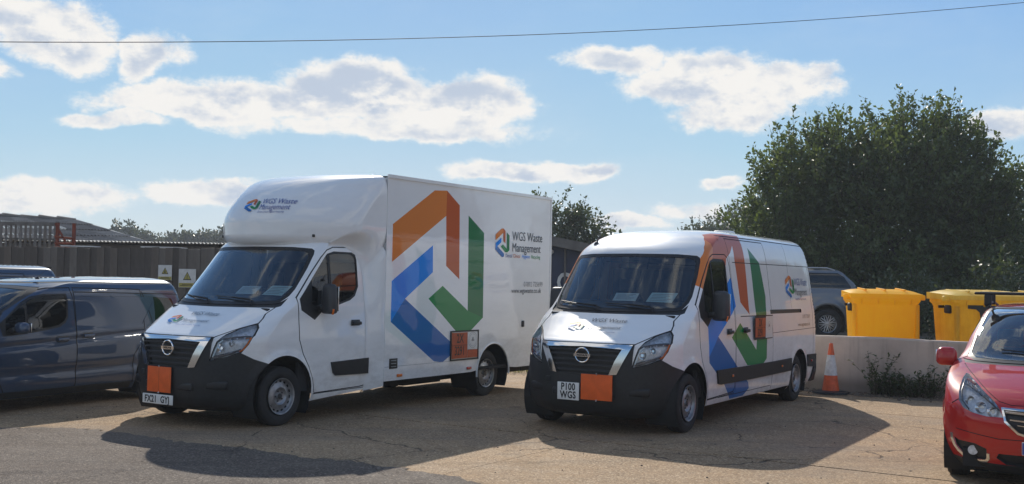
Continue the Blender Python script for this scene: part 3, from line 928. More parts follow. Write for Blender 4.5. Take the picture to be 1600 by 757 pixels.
def cab_regs(extra_low=(), van=True):
    rg = []
    rg.append(dict(name='bonnet', polys=[BONNET], mat='white', one=True))
    rg.append(dict(name='cab_door', polys=[DOOR], mat='white'))
    rg += list(extra_low)
    seams = ribbon(DOOR, .013, True)
    seams += ribbon(Fr((0, 1.045), (.60, 1.045), (.636, 1.069), (.746, 1.144), (.87, 1.205), (.864, 1.26), (.842, 1.31), (.86, 1.375)), .013)
    seams += ribbon(HEAD, .014, True)
    seams += ribbon(S((-.50, .335), (-1.49, .35)), .010)
    rg.append(dict(name='panel_gap', polys=seams, mat='gap', off=-.006, one=True))
    rg.append(dict(name='bumper', polys=[BUMP], mat='plastic', off=.012, one=True))
    rg.append(dict(name='grille', polys=[MESH], mat='plastic', off=-.03, one=True, skirt=.01))
    rg.append(dict(name='grille_chrome', polys=[CHROME], mat='chrome', off=.03, one=True, skirt=-.02))
    rg.append(dict(name='headlight', polys=[inset(HEAD, .006)], mat='reflector', off=-.05))
    rg.append(dict(name='cowl_panel', polys=[COWL], mat='plastic', off=-.008, one=True))
    rg.append(dict(name='windscreen_surround', polys=[WS_OUT], mat='black', off=-.003, one=True))
    rg.append(dict(name='windscreen', polys=[WS_IN], mat='ws', off=-.004, one=True))
    rg.append(dict(name='window_frame', polys=[WIN], mat='plastic', off=-.004, sub='cab_door'))
    rg.append(dict(name='side_window', polys=[GLASSPANE, QUARTER], mat='glass', off=-.008, sub='cab_door', skirt=-.004))
    rg.append(dict(name='arch', polys=[arch_poly(0, .37, ARC, .1)], kill=True, mat='white'))
    return rg


def lamp_lens(body, parent, side):
    """clear cover, lamp units and indicator inside one headlight"""
    def pt(y, z, off):
        a, t = body.front(np.array([y]), np.array([z])); P = body.P(a, t)[0] + body.N(a, t)[0] * off
        return Vector((P[0], P[1] * side, P[2]))
    regs_poly = [(p[1], p[2]) for p in inset(HEAD, .006)]
    V, F = polyfill(regs_poly, .04)
    V2 = np.array(V); a, t = body.front(V2[:, 0], V2[:, 1]); P = body.P(a, t) + body.N(a, t) * .003; N = body.N(a, t)
    P[:, 1] *= side; N[:, 1] *= side
    if side < 0: F = [f[::-1] for f in F]
    lens = mesh('lens', P, F, 'lens', parent, normals=[N[i] for f in F for i in f])
    m = MB()
    for (y, z, r) in ((.695, .925, .050), (.80, .975, .036)):
        c = pt(y, z, -.055); n = Vector((1, side * .35, .1)).normalized(); m.tube([c, c + n * .02, c + n * .045], r * .35, 20, r, cap=False); m.tube([c + n * .005, c + n * .018], r * .34, 12)
    m.build('lamp_bowl', 'chrome', parent, True)
    fc = MB()       # stepped reflector facets
    for q in range(5):
        y0, z0 = .62 + .055 * q, .815 + .018 * q
        fc.tube([pt(y0, z0, -.035), pt(y0 + .05, z0 + .018, -.028)], .016, 5)
        fc.tube([pt(y0 + .035, z0 + .21 - .01 * q, -.035), pt(y0 + .08, z0 + .215 - .01 * q, -.03)], .013, 5)
    fc.build('reflector_facets', 'chrome', parent)
    d = MB()
    pts = [pt(y, z, -.012) for y, z in ((.64, 1.0), (.72, 1.035), (.80, 1.055), (.88, 1.065), (.915, 1.06))]
    d.tube(pts, .009, 6)
    d.tube([pt(y, z, -.02) for y, z in ((.62, .80), (.70, .83), (.80, .87), (.86, .91))], .010, 6)
    d.build('lamp_divider', 'lampdark', parent, True)
    i = MB()
    i.tube([pt(y, z, -.012) for y, z in ((.918, 1.05), (.905, .98), (.875, .91), (.85, .885))], .010, 6)
    i.build('indicator', 'amber', parent, True)
    dr = MB(); dr.tube([pt(y, z, -.012) for y, z in ((.615, .82), (.64, .90), (.665, .98), (.70, 1.02))], .009, 6)
    dr.build('running_light', 'paper', parent, True)


def badge(parent, x, z, s=1.0):
    m = MB(); ring = []
    n = 40
    prof = []
    for i in range(n):
        a = 2 * PI * i / n
        if abs(math.sin(a)) < .16: continue
        prof.append(a)
    for lo, hi in ((.2, PI - .2), (PI + .2, 2 * PI - .2)):
        m.tube([(0, .088 * s * math.cos(lo + (hi - lo) * i / 20), .082 * s * math.sin(lo + (hi - lo) * i / 20)) for i in range(21)], .011 * s, 8)
    m.box((0, 0, 0), (.016, .215 * s, .036 * s))
    o = m.build('badge', 'chrome', parent, True); o.location = (x, 0, z)
    V, F = text2d('NISSAN', .034 * s, .0012, 'CENTER', 1.15, 1.05)
    mesh('badge_lettering', [(.0095, a, b - .011 * s) for a, b in V], F, 'black', o)
    return o


def door_mirror(parent, side, x=-.62, y=1.14, z=1.49, w=.22, h=.37, col='plastic_grey'):
    o = rbox('door_mirror', (.15, w, h), .055, col, parent, (x, side * y, z), (0, 0, -side * .15), 4, (.8, .9))
    rbox('mirror_arm', (.08, .20, .07), .025, 'plastic', o, (.06, -side * .14, -h * .33), (side * .25, 0, 0))
    rbox('mirror_base', (.20, .05, .18), .02, 'plastic', o, (.14, -side * .215, -h * .33), (0, 0, 0))
    if col != 'blue_van': rbox('side_repeater', (.03, .012, .07), .005, 'amber', o, (.02, side * (w / 2 - .012), -h * .42), (side * -.2, 0, 0))
    # the mirror face looks back
    rbox('mirror_glass', (.01, w * .8, h * .8), .004, 'chrome', o, (-.072, 0, 0))


def handle(parent, x, y, z, side, mat='plastic', w=.17):
    o = rbox('door_handle', (w, .028, .042), .012, mat, parent, (x, side * (y + .028), z))
    rbox('handle_recess', (w * .95, .006, .075), .003, 'plastic_grey', o, (0, -side * .024, .006))
    return o


def front_fixings(p, plate, board_y, board_z, bw, bh, plate_c, square=False):
    # slats of the grille
    for k, zz in enumerate((.73, .79, .85, .91, .965)):
        ww = .36 + (zz - .70) * .34
        m = MB(); m.tube([(.838 - .03 * abs(q) ** 2, q * ww, zz) for q in np.linspace(-1, 1, 13)], .012, 6)
        o = m.build('grille_slat', 'plastic_grey', p, True)
    badge(p, .858, .905)
    b = rbox('hazard_board', (.012, bw, bh), .003, 'board', p, (.885, board_y, board_z))
    if not square: m = MB(); m.box((.0045, 0, 0), (.004, .003, bh * .98)); m.build('board_fold', 'rust', b)
    for sz in (-1, 1):
        m = MB(); m.tube([(.0, .0, sz * (bh / 2 - .005)), (.012, 0, sz * (bh / 2 + .012))], .008, 8); m.build('board_clip', 'alu', b)
    pw, ph = (.285, .205) if square else (.52, .112)
    n = rbox('number_plate', (.010, pw, ph), .004, 'plate', p, (.882, plate_c[0], plate_c[1]))
    lines = plate
    if not square:
        for tx, yc in (('FX21', -.115), ('GYJ', .130)):
            V, F = text2d(tx, .108, .0034, 'CENTER', 1.06, .86); mesh('plate_lettering', [(.0065, a + yc, b2 - .037) for a, b2 in V], F, 'black', n)
        lines = ()
    for i, s in enumerate(lines):
        V, F = text2d(s, .112, .0036, 'CENTER', 1.06, .86 if not square else .80)
        zc = -.037 if not square else (.014 - .094 * i)
        mesh('plate_lettering', [(.0065, a, b2 + zc) for a, b2 in V], F, 'black', n)
    # lower grille mouth and fog lamp pockets in the bumper
    for s_ in (1, -1):
        rbox('fog_lamp_pocket', (.05, .26, .10), .03, 'black', p, (.705, s_ * .66, .50), (0, 0, s_ * .42))
    rbox('lower_intake', (.05, .80, .09), .02, 'black', p, (.825, 0, .47))
    rbox('tow_eye_cover', (.02, .07, .07), .01, 'plastic', p, (.815, -.47, .60), (0, 0, -.2))


def wipers(p, body):
    def q(y, z, off=.02):
        a, t = body.front(np.array([abs(y)]), np.array([z])); P = body.P(a, t)[0] + body.N(a, t)[0] * off
        return (P[0], math.copysign(P[1], y), P[2])
    for y0, z0, pts in ((.55, 1.40, [(.50, 1.45), (.2, 1.475), (-.10, 1.49)]), (-.15, 1.40, [(-.2, 1.445), (-.5, 1.47), (-.78, 1.50)])):
        m = MB(); m.tube([q(y0, z0, .01), q(pts[0][0], pts[0][1], .035), q(pts[1][0], pts[1][1], .03)], .009, 6)
        m.tube([q(pts[0][0] + .05, pts[0][1] - .01, .02), q(pts[1][0], pts[1][1], .02), q(pts[2][0], pts[2][1], .018)], .007, 6)
        m.build('wiper', 'black', p, True)


def papers(p, lst):
    for (x, y, z, w, d, rz, mt) in lst:
        rbox('dashboard_notice', (d, w, .003), .0, mt, p, (x, y, z), (0, R(20), rz))


# ------------------------------------------------------------------ panel van
def panel_van(loc, yaw):
    p = thing('panel_van', loc, yaw, 'white panel van with plate P100 WGS, lower and right of the box van', 'van', 'white vans with arrow livery parked on the yard')
    liv = []
    L = [('livery_light_orange', 'orange_light', [(-.36, 1.75), (-.52, 1.94), (-.66, 2.08), (-.84, 2.22), (-1.05, 2.33), (-1.22, 2.395), (-1.30, 2.37), (-1.22, 2.16), (-.95, 2.14), (-.80, 1.95), (-.50, 1.68)]),
         ('livery_orange', 'orange', [(-1.05, 2.33), (-1.22, 2.395), (-1.42, 2.42), (-2.21, 2.42), (-2.13, 2.36), (-2.12, 2.0), (-2.08, 1.35), (-1.77, 1.52), (-1.72, 2.05), (-1.74, 2.27), (-1.60, 2.17), (-1.41, 2.09), (-1.36, 2.00), (-.95, 2.0), (-.80, 1.95), (-.92, 2.10)]),
         ('livery_dark_green', 'green_dark', [(-2.34, 2.26), (-2.73, 2.06), (-2.85, 1.59), (-2.78, 1.3), (-2.77, .73), (-2.61, .66), (-2.34, .90), (-2.35, 1.36)]),
         ('livery_green', 'green', [(-1.68, 1.25), (-1.34, 1.07), (-1.95, .68), (-2.61, .66), (-2.77, .73), (-2.74, 1.0), (-2.34, 1.03), (-2.31, .87)]),
         ('livery_blue', 'blue', [(-1.28, 1.74), (-1.50, 1.85), (-1.58, 1.47), (-.85, 1.10), (-.53, .86), (-.50, 1.33), (-1.1, 1.38)]),
         ('livery_dark_blue', 'blue_dark', [(-.85, 1.10), (-1.57, .68), (-2.02, .45), (-2.07, .37), (-1.88, .28), (-1.36, .28), (-1.10, .48), (-.54, .79), (-.53, .86)])]
    slide = S((-1.53, .36), (-3.05, .36), (-3.05, 2.355), (-1.52, 2.355))
    liv.append(dict(name='sliding_door', polys=[slide], mat='white', sides=(1,)))
    for n_, m_, pts in L: liv.append(dict(name=n_, polys=[S(*pts)], mat=m_))
    rg = cab_regs(liv)
    sm = ribbon(S((-1.52, 2.355), (-3.05, 2.352), (-3.05, .27)), .012) + ribbon(S((-1.52, 2.355), (-1.52, .36)), .008)
    sm += ribbon(S((-1.62, 2.045), (-3.04, 2.047), (-5.15, 2.05)), .010) + ribbon(S((-4.03, 2.05), (-4.03, 2.36)), .008)
    sm += ribbon(S((-1.72, 1.335), (-3.0, 1.325)), .012) + ribbon(S((-5.10, .70), (-5.10, 1.35), (-5.10, 1.9), (-5.06, 2.04)), .010)
    sm += ribbon(S((-3.05, 1.075), (-5.28, 1.09)), .007) + ribbon(S((-.9, .335), (-3.0, .335)), .008)
    sm += ribbon(S((-4.03, 1.42), (-4.03, 2.04)), .006)
    gi = [i for i, r in enumerate(rg) if r['name'] == 'panel_gap'][0]
    rg[gi]['polys'] += sm
    rg.append(dict(name='roof_gutter', polys=ribbon(S((-1.35, 2.385), (-2.7, 2.39), (-5.08, 2.375)), .014), mat='gap', off=-.004, one=True))
    rg.append(dict(name='side_moulding', polys=[S((-.78, .685), (-2.0, .675), (-3.06, .672), (-3.91, .675), (-3.91, .49), (-2.03, .49), (-.92, .50), (-.84, .515))], mat='plastic', off=.022))
    rg.append(dict(name='rear_bumper', polys=[S((-4.76, .685), (-5.6, .67), (-6.6, .67), (-6.6, .26), (-4.98, .26), (-5.12, .48), (-4.76, .50))], mat='plastic', off=.020))
    rg.append(dict(name='door_rail', polys=[S((-2.98, 1.405), (-4.50, 1.395), (-4.50, 1.34), (-2.98, 1.345))], mat='black', off=-.012, sides=(1,)))
    rg.append(dict(name='arch', polys=[arch_poly(-4.332, .36, .43, .1), S((-.45, .15), (-.45, .265), (-3.9, .265), (-3.9, .15))], kill=True, mat='white'))
    made = skin(BODY, p, rg, 'body_shell', 'white')
    for s_ in (1, -1): lamp_lens(BODY, made[('headlight', s_)], s_)
    common_cab(p, made, BODY)
    # roof, running gear
    for x in (0, -4.332):
        for s_ in (1, -1):
            wheel(p, x, s_ * .985, s_); arch_liner(p, x, .36, .47 if x == 0 else .445, 1.0, .62, s_)
    m = MB(); m.box((-2.2, 0, .42), (3.4, 1.7, .22)); m.box((-5.0, 0, .45), (.5, 1.7, .2)); m.box((.25, 0, .45), (.6, 1.1, .35)); m.tube([(-3.2, .5, .24), (-4.9, .5, .26)], .04, 8); m.box((-3.7, .62, .285), (.35, .10, .10)); m.build('underbody', 'dark', p)
    front_fixings(p, ('P100', 'WGS'), .205, .545, .40, .295, (-.163, .48), True)
    wipers(p, BODY)
    handle(made[('cab_door', 1)], -1.24, 1.03, 1.145, 1); handle(made[('cab_door', -1)], -1.24, 1.03, 1.145, -1); handle(made[('sliding_door', 1)], -1.87, 1.03, 1.145, 1)
    # marker lamps along the moulding, tail lamp
    for s_ in (1, -1):
        for x, c in ((-1.33, 'amber'), (-3.42, 'amber'), (-4.95, 'redlens')): rbox('marker_lamp', (.05, .012, .03), .004, c, p, (x, s_ * 1.055, .585))
        rbox('tail_lamp', (.05, .09, .62), .02, 'redlens', p, (-5.335, s_ * .90, 1.13))
    for x, y in ((-3.0, 0),):
        v = rbox('roof_vent', (.26, .26, .06), .025, 'plate', p, (-3.5, .12, 2.525))
    m = MB(); m.lathe([(0, .03), (.02, .022), (.035, .012)], 'Z', 12, (0, 0, 0)); m.tube([(0, 0, .02), (-.045, 0, .10), (-.09, 0, .14)], .008, 6, .004)
    a = m.build('aerial', 'black', p, True); aa, at = BODY.front(np.array([.66]), np.array([2.26])); aP = BODY.P(aa, at)[0]; a.location = (aP[0], -aP[1], aP[2] - .01); a.scale = (1.4, 1.4, 1.0)
    # hazard panel on the sliding door
    hazard_plate(p, 1, -2.185, 1.02, 1.045, .77, .30)
    # small livery
    for s_ in (1, -1):
        small_mark(BODY, 'S', (-3.83 if s_ > 0 else -4.26, 1.57), .43, .33, p, s_)
        x0 = -4.27 if s_ > 0 else -3.80
        sh = 0 if s_ > 0 else -1.28
        for txt, z_, sz, mt, xs in (('WGS Waste', 1.755, .155, 'ink_blue', .86), ('Management', 1.605, .150, 'ink', .84), ('Dental Clinical Hygiene Recycling', 1.53, .05, 'ink_blue', .82)):
            write(BODY, 'S', txt, sz, (x0 if s_ > 0 else -5.05, z_), mt, p, s_, .001, xs)
        write(BODY, 'S', '01892 725699', .085, (-4.52 if s_ > 0 else -4.99, 1.25), 'ink_light', p, s_, 0, .85)
        write(BODY, 'S', 'www.wgswaste.co.uk', .078, (-4.28 if s_ > 0 else -5.03, 1.135), 'ink', p, s_, .001, .93)
    bonnet_mark(p, BODY, 1.175, -.40)
    return p


def bonnet_mark(p, body, z, y):
    small_mark(body, 'T', (y, z), .21, .19, p)
    write(body, 'T', 'WGS Waste', .118, (y + .25, z + .095), 'ink', p, 1, .0008, .78)
    write(body, 'T', 'Management', .118, (y + .25, z + .022), 'ink', p, 1, .0008, .76, vs=.8)
    write(body, 'T', 'Dental Clinical Hygiene Recycling', .045, (y + .25, z - .018), 'ink_blue', p, 1, 0, .70, vs=.7)


def hazard_plate(p, side, x0, z0, y, w, h, frame=False):
    """orange 2X / 3291 panel with a white diamond sticker; x0 is its forward edge"""
    o = thing_part('hazard_panel', p)
    o.location = (x0, side * y, z0)
    def rect(n, u0, v0, u1, v1, m_, dy):
        V = [(-u0, side * dy, v0), (-u1, side * dy, v0), (-u1, side * dy, v1), (-u0, side * dy, v1)]
        if side < 0: V = [(-(w - u0), side * dy, v0), (-(w - u1), side * dy, v0), (-(w - u1), side * dy, v1), (-(w - u0), side * dy, v1)]
        return mesh(n, V, [(0, 1, 2, 3)], m_, o)
    def put(txt, size, u, v, m_='black', xs=.8):
        V, F = text2d(txt, size, .002, 'CENTER', 1.0, xs)
        mesh('panel_lettering', [((-(u + a)) if side > 0 else (-(w - u) + a), side * .0085, v + b) for a, b in V], F, m_, o)
    rect('orange_field', .02, .02, w * .59, h - .02, 'board_side', .006)
    if frame:
        rect('orange_band', w * .60, .02, w - .02, h * .33, 'board_side', .006)
        rect('white_field', w * .60, h * .345, w - .02, h - .02, 'plate', .006)
        put('2X', h * .44, w * .32, h * .60); put('3291', h * .44, w * .31, h * .17, xs=.70)
        rect('division', .02, h * .50, w * .59, h * .515, 'black', .0075)
        zc = h * .67
    else:
        rect('frame_back', -.012, -.012, w + .012, h + .012, 'black', .003)
        rect('white_field', w * .60, .0, w, h, 'plate', .006)
        put('2X', h * .50, w * .30, h * .56); put('3291', h * .50, w * .30, h * .11, xs=.8)
        rect('division', .02, h * .49, w * .59, h * .505, 'black', .0075)
        zc = h * .55
    # sticker: ring and trefoil of three small rings
    m = MB(); cu = w * .79 if side > 0 else w - w * .79
    def ring(cx, cz, r, t):
        n = 24; V = []; F = []
        for i in range(n):
            a = 2 * PI * i / n
            for q in (r, r - t): V.append((-(cx + q * math.cos(a)), side * .0085, cz + q * math.sin(a)))
        for i in range(n): j = (i + 1) % n; F.append((2 * i, 2 * i + 1, 2 * j + 1, 2 * j))
        m.add(V, F)
    ring(cu, zc, h * (.28 if frame else .20), h * .008)
    if frame: ring(cu, zc, h * .22, h * .006)
    for a in (90, 210, 330): ring(cu + h * .045 * math.cos(R(a)), zc + h * (.02 + .045 * math.sin(R(a))), h * .04, h * .02)
    m.build('diamond_mark', 'ink', o)
    return o


def thing_part(name, parent):
    """backing board of a flat panel"""
    return mesh(name, [(0, 0, 0), (-.01, 0, 0), (-.01, 0, .01)], [(0, 1, 2)], 'plastic', parent)


def common_cab(p, made, body):
    seats_and_dash(p, -.95, .95, .86, xb=-1.62)
    rbox('dash_binnacle', (.42, 1.62, .20), .07, 'lining', p, (-.50, 0, 1.42))
    for k, (y, w_, d_, mt) in enumerate(((-.06, .31, .17, 'paper'), (.43, .36, .22, 'paper_green'))):
        pp = rbox('dashboard_notice', (d_, w_, .003), .0, mt, p, (-.44, y, 1.572), (0, R(34), .08 - .14 * k))
        m = MB()
        for q in range(5): m.box((-d_ * .32 + q * d_ * .15, -w_ * .06 * (q % 3), .0025), (d_ * .045, w_ * (.8 - .12 * (q % 3)), .001))
        m.build('notice_print', 'ink_light', pp)
    rbox('dashboard_top', (.50, 1.66, .04), .015, 'lining', p, (-.14, 0, 1.33), (0, R(-6), 0))
    # dark lining inside the cab: a copy of the skin a little inboard
    V = []; F = []
    A = np.linspace(0, body.L0, 30); T = np.linspace(float(body.t_of_z(1.0)), float(body.t_of_z(2.42)), 26)
    for s_ in (1, -1):
        door_mirror(p, s_)
    for s_ in (1, -1):     # door cards below the glass
        m = MB(); m.box((-.9, s_ * .93, .85), (1.2, .04, .95)); m.build('door_card', 'lining', p)
    hd = mesh('headlining', [(-.62, -.76, 2.10), (-.62, .76, 2.10), (-1.6, .80, 2.12), (-1.6, -.80, 2.12)], [(0, 1, 2, 3)], 'lining', p)


# ------------------------------------------------------------------ box van
LROWS = [(2.10, -.66, .55, .80, -1.80), (2.125, -.52, .75, .96, -1.80), (2.17, -.42, .86, 1.03, -1.80), (2.26, -.365, .9, 1.062, -1.80), (2.42, -.365, .92, 1.078, -1.80), (2.58, -.42, .95, 1.080, -1.80),
         (2.72, -.52, .98, 1.080, -1.80), (2.86, -.66, .98, 1.078, -1.80), (2.97, -.83, .88, 1.070, -1.80), (3.04, -1.02, .72, 1.055, -1.80), (3.085, -1.24, .53, 1.02, -1.80), (3.11, -1.45, .34, .93, -1.80), (3.12, -1.6, .2, .70, -1.80), (3.125, -1.68, .12, .3, -1.80), (3.126, -1.7, .1, 0, -1.80)]
POD = Body(LROWS, n=2.4, m=1.6, taper=(0, 0, 1), rc=.02)
BW, BX0, BX1, BZ0, BZ1 = 1.08, -1.765, -6.03, .40, 3.10


def box_van(loc, yaw):
    p = thing('box_van', loc, yaw, 'tall white luton box van with rounded pod over its cab and plate FX21 GYJ', 'van', 'white vans with arrow livery parked on the yard')
    rg = cab_regs()
    rg.append(dict(name='step_moulding', polys=[S((-.79, .705), (-1.50, .725), (-1.50, .525), (-.88, .535), (-.83, .57))], mat='plastic', off=.02))
    cut = [S((-1.56, .1), (-1.56, 2.6), (-7.0, 2.6), (-7.0, .1))]
    cut.append(S((.2, 2.22), (.2, 2.6), (-2, 2.6), (-2, 2.22)))
    rg.append(dict(name='rear', polys=[[('S', -1.56, .19), ('S', -1.56, 2.5), ('S', -7.2, 2.5), ('S', -7.2, .19)], [('F', 0, 2.24), ('F', .75, 2.24), ('S', -1.0, 2.24), ('S', -2, 2.24), ('S', -2, 2.509), ('F', 0, 2.509)], S((-.46, .15), (-.46, .25), (-1.6, .33), (-1.6, .15))], kill=True, mat='white'))
    made = skin(BODY, p, rg, 'cab_shell', 'white')
    for s_ in (1, -1): lamp_lens(BODY, made[('headlight', s_)], s_)
    common_cab(p, made, BODY)
    for x in (0, -4.332):
        for s_ in (1, -1): wheel(p, x, s_ * .985, s_)
    for s_ in (1, -1): arch_liner(p, 0, .36, .47, 1.0, .62, s_); arch_liner(p, -4.37, .36, .435, 1.06, .60, s_)
    front_fixings(p, ('FX21 GYJ',), -.10, .535, .40, .295, (-.12, .305))
    wipers(p, BODY)
    for s_ in (1, -1): handle(made[('cab_door', s_)], -1.24, 1.03, 1.175, s_)
    # pod
    low = S((-.87, 2.09), (-.87, 2.19), (-1.0, 2.295), (-1.18, 2.35), (-1.40, 2.365), (-1.56, 2.325), (-1.66, 2.23), (-1.71, 2.12), (-1.71, 2.09))
    skin(POD, p, [dict(name='pod_cut', polys=[low], mat='white', kill=True), dict(name='pod_back', polys=[S((-1.762, 2.101), (-1.762, 3.12), (-4.2, 3.12), (-4.2, 2.101))], mat='white', kill=True)], 'luton_pod', 'white')
    # fairing that sweeps from the cab side out to the box and up into the pod
    inner = [(-1.44, .30), (-1.44, .8), (-1.44, 1.3), (-1.44, 1.75), (-1.42, 1.92), (-1.37, 2.03), (-1.28, 2.10), (-1.14, 2.145), (-.97, 2.155), (-.84, 2.15)]
    outer = [(-1.765, .34), (-1.765, .8), (-1.765, 1.3), (-1.765, 1.9), (-1.765, 2.12), (-1.72, 2.26), (-1.60, 2.36), (-1.42, 2.385), (-1.18, 2.365), (-1.0, 2.31), (-.86, 2.20)]
    def res(pl, n):
        P = np.array(pl); d = np.concatenate([[0], np.cumsum(np.hypot(*np.diff(P, axis=0).T))]); q = np.linspace(0, d[-1], n)
        return np.stack([np.interp(q, d, P[:, 0]), np.interp(q, d, P[:, 1])], 1)
    I = res(inner, 40); O = res(outer, 40); K = 12
    # smooth the curves a little
    for _ in range(3):
        for Q in (I, O): Q[1:-1] = (Q[:-2] + 2 * Q[1:-1] + Q[2:]) / 4
    for s_ in (1, -1):
        V = []
        for i in range(40):
            ai, ti = BODY.side(I[i, 0], I[i, 1]); yi = float(BODY.P(ai, ti)[1]) + .004
            if O[i, 1] > 2.14: ao, to = POD.side(O[i, 0], O[i, 1]); yo = float(POD.P(ao, to)[1]) + .002
            else: yo = BW - .002
            for k in range(K + 1):
                f = k / K; e = f * f * (3 - 2 * f)
                e2 = f ** 1.7 * (1 - f) + f * e if False else e
                V.append((I[i, 0] + (O[i, 0] - I[i, 0]) * f, s_ * (yi + (yo - yi) * e2), I[i, 1] + (O[i, 1] - I[i, 1]) * f))
        F = [(i * (K + 1) + k, i * (K + 1) + k + 1, (i + 1) * (K + 1) + k + 1, (i + 1) * (K + 1) + k) for i in range(39) for k in range(K)]
        if s_ < 0: F = [f[::-1] for f in F]
        f_ = mesh('cab_fairing', V, F, 'white', p, smooth=True)
        me = f_.data; bm = bmesh.new(); bm.from_mesh(me); bmesh.ops.recalc_face_normals(bm, faces=bm.faces); bm.to_mesh(me); bm.free()
        # under-lip so that the fairing has an inside edge
        V = [(-1.44, s_ * .95, .30), (-1.765, s_ * .95, .34), (-1.765, s_ * 1.078, .34), (-1.44, s_ * 1.02, .30)]
        mesh('fairing_lip', V, [(0, 1, 2, 3)], 'dark', p)
    # box: flanks with livery, roof, bulkheads, rails
    def lux(pts): return S(*[(-1.89 - u * 2.18, .58 + v * 2.43) for u, v in pts])
    for s_ in (1, -1):
        bd = Planar(BW, BX0, BX1, BZ0, BZ1)
        regs = []
        for m_, pts in MARK:
            n_ = {'orange': 'livery_orange', 'orange_light': 'livery_light_orange', 'green': 'livery_green', 'green_dark': 'livery_dark_green', 'blue': 'livery_blue', 'blue_dark': 'livery_dark_blue'}[m_]
            q = lux(pts)
            if s_ < 0: q = [(k, -1.765 - 6.03 - x, z) if False else (k, -1.89 - 2.18 - 1.89 - x - .35, z) for k, x, z in q]
            regs.append(dict(name=n_, polys=[q], mat=m_, sides=(s_,)))
        regs.append(dict(name='box_crease', polys=ribbon(S((-1.77, .585), (-3.90, .585)), .006), mat='ink_light', off=-.002, sides=(s_,)))
        regs.append(dict(name='arch', polys=[arch_poly(-4.37, .36, .435, .30)], kill=True, mat='white', sides=(s_,)))
        regs.append(dict(name='other', polys=[S((-1.0, .0), (-7, .0), (-7, 4), (-1, 4))], kill=True, mat='white', sides=(-s_,)))
        skin(bd, p, regs, 'box_side', 'white')
        # arch lip
        m = MB(); m.tube([(-4.37 + .44 * math.cos(a), s_ * 1.081, .36 + .44 * math.sin(a)) for a in np.linspace(-.1, PI + .1, 30)], .014, 8); m.build('arch_trim', 'white', p, True)
        m = MB(); m.box((-3.9, s_ * 1.085, 3.10), (4.26, .03, .045)); m.box((-6.02, s_ * 1.083, 1.76), (.035, .022, 2.70)); m.box((-1.770, s_ * 1.079, 1.76), (.012, .008, 2.64))
        m.build('edge_rail', 'alu' if False else 'white', p)
        hazard_plate(p, s_, -3.25 if s_ > 0 else -3.25, .595, 1.088, .69, .41, True)
        m = MB(); y = s_ * 1.091; 
        for a, b, c, d in ((-3.25, .585, -3.94, .605), (-3.25, .995, -3.94, 1.015)): m.box(((a + c) / 2, y, (b + d) / 2), (abs(a - c) + .02, .012, .02))
        for xx in (-3.25, -3.94): m.box((xx, y, .80), (.02, .012, .42))
        m.build('panel_frame', 'black', p)
        for xx in (-2.09, -3.72): rbox('marker_lamp', (.11, .02, .04), .008, 'redlens' if xx < -3 else 'amber', p, (xx, s_ * 1.09, .462))
        rbox('door_latch', (.06, .025, .10), .01, 'plastic', p, (-5.19, s_ * 1.09, 1.07))
        lb = rbox('label_plate', (.17, .008, .135), .003, 'black', p, (-1.96, s_ * 1.084, .625))
        m = MB()
        for q in range(3): m.box((-.0, s_ * .006, -.04 + .04 * q), (.11, .003, .008))
        m.build('label_print', 'ink_light', lb)
        small_mark(bd, 'S', (-4.37 if s_ > 0 else -4.76, 2.105), .39, .44, p, s_)
        x0 = -4.84 if s_ > 0 else -4.33
        if s_ < 0: x0 = -5.60; 
        for txt, z_, sz, mt, xs, dx in (('WGS Waste', 2.375, .20, 'ink', .88, 0), ('Management', 2.20, .195, 'ink', .86, 0), ('www.wgswaste.co.uk', 1.555, .112, 'ink', .92, 0)):
            write(bd, 'S', txt, sz, (x0 + dx, z_), mt, p, s_, .0012, xs)
        write(bd, 'S', '01892 725699', .115, (x0 - .36, 1.655) if s_ > 0 else (x0 + .3, 1.655), 'ink_light', p, s_, 0, .88)
        xx = x0 + .19 if s_ > 0 else x0 - .1
        for w_, mt, adv in (('Dental', 'ink_blue', .22), ('Clinical', 'orange', .265), ('Hygiene', 'blue', .28), ('Recycling', 'green', .30)):
            write(bd, 'S', w_, .082, (xx, 2.105), mt, p, s_, .0005, .88); xx += -adv if s_ > 0 else adv
    V = [(BX0, -BW, BZ1 - .002), (BX0, BW, BZ1 - .002), (BX1, BW, BZ1 - .002), (BX1, -BW, BZ1 - .002), (BX0, 0, BZ1 + .035), (BX1, 0, BZ1 + .035)]
    mesh('box_roof', V, [(0, 4, 5, 3), (4, 1, 2, 5)], 'white', p)
    m = MB(); m.box((BX1 + .015, 0, 1.75), (.03, 2.13, 2.66)); m.build('rear_door', 'white', p)
    m = MB(); m.box((BX0 - .02, 0, 1.75), (.03, 2.12, 2.66)); m.build('front_bulkhead', 'white', p)
    m = MB(); m.box((-3.9, 0, .43), (4.2, 2.10, .04)); m.build('box_floor', 'dark', p)
    m = MB()
    for s_ in (1, -1): m.box((-3.6, s_ * .55, .33), (4.6, .10, .14))
    m.box((-3.3, .2, .31), (.9, .7, .16)); m.tube([(-4.33, -.8, .34), (-4.33, .8, .34)], .05, 10); m.box((-.9, 0, .42), (1.3, 1.7, .2)); m.box((.25, 0, .45), (.6, 1.1, .35)); m.build('chassis', 'dark', p)
    m = MB(); m.box((-5.98, 0, .42), (.10, 2.0, .14)); m.build('rear_step', 'plastic', p)
    for s_ in (1, -1):
        m = MB(); m.box((-5.45, s_ * 1.0, .37), (.35, .02, .10)); m.build('mud_guard', 'dark', p)
    for s_ in (1, -1):
        a, t = POD.front(np.array([.80]), np.array([2.265])); P = POD.P(a, t)[0]
        o = rbox('marker_lamp', (.03, .03, .035), .008, 'plastic', p, (P[0] + .008, s_ * P[1], 2.265))
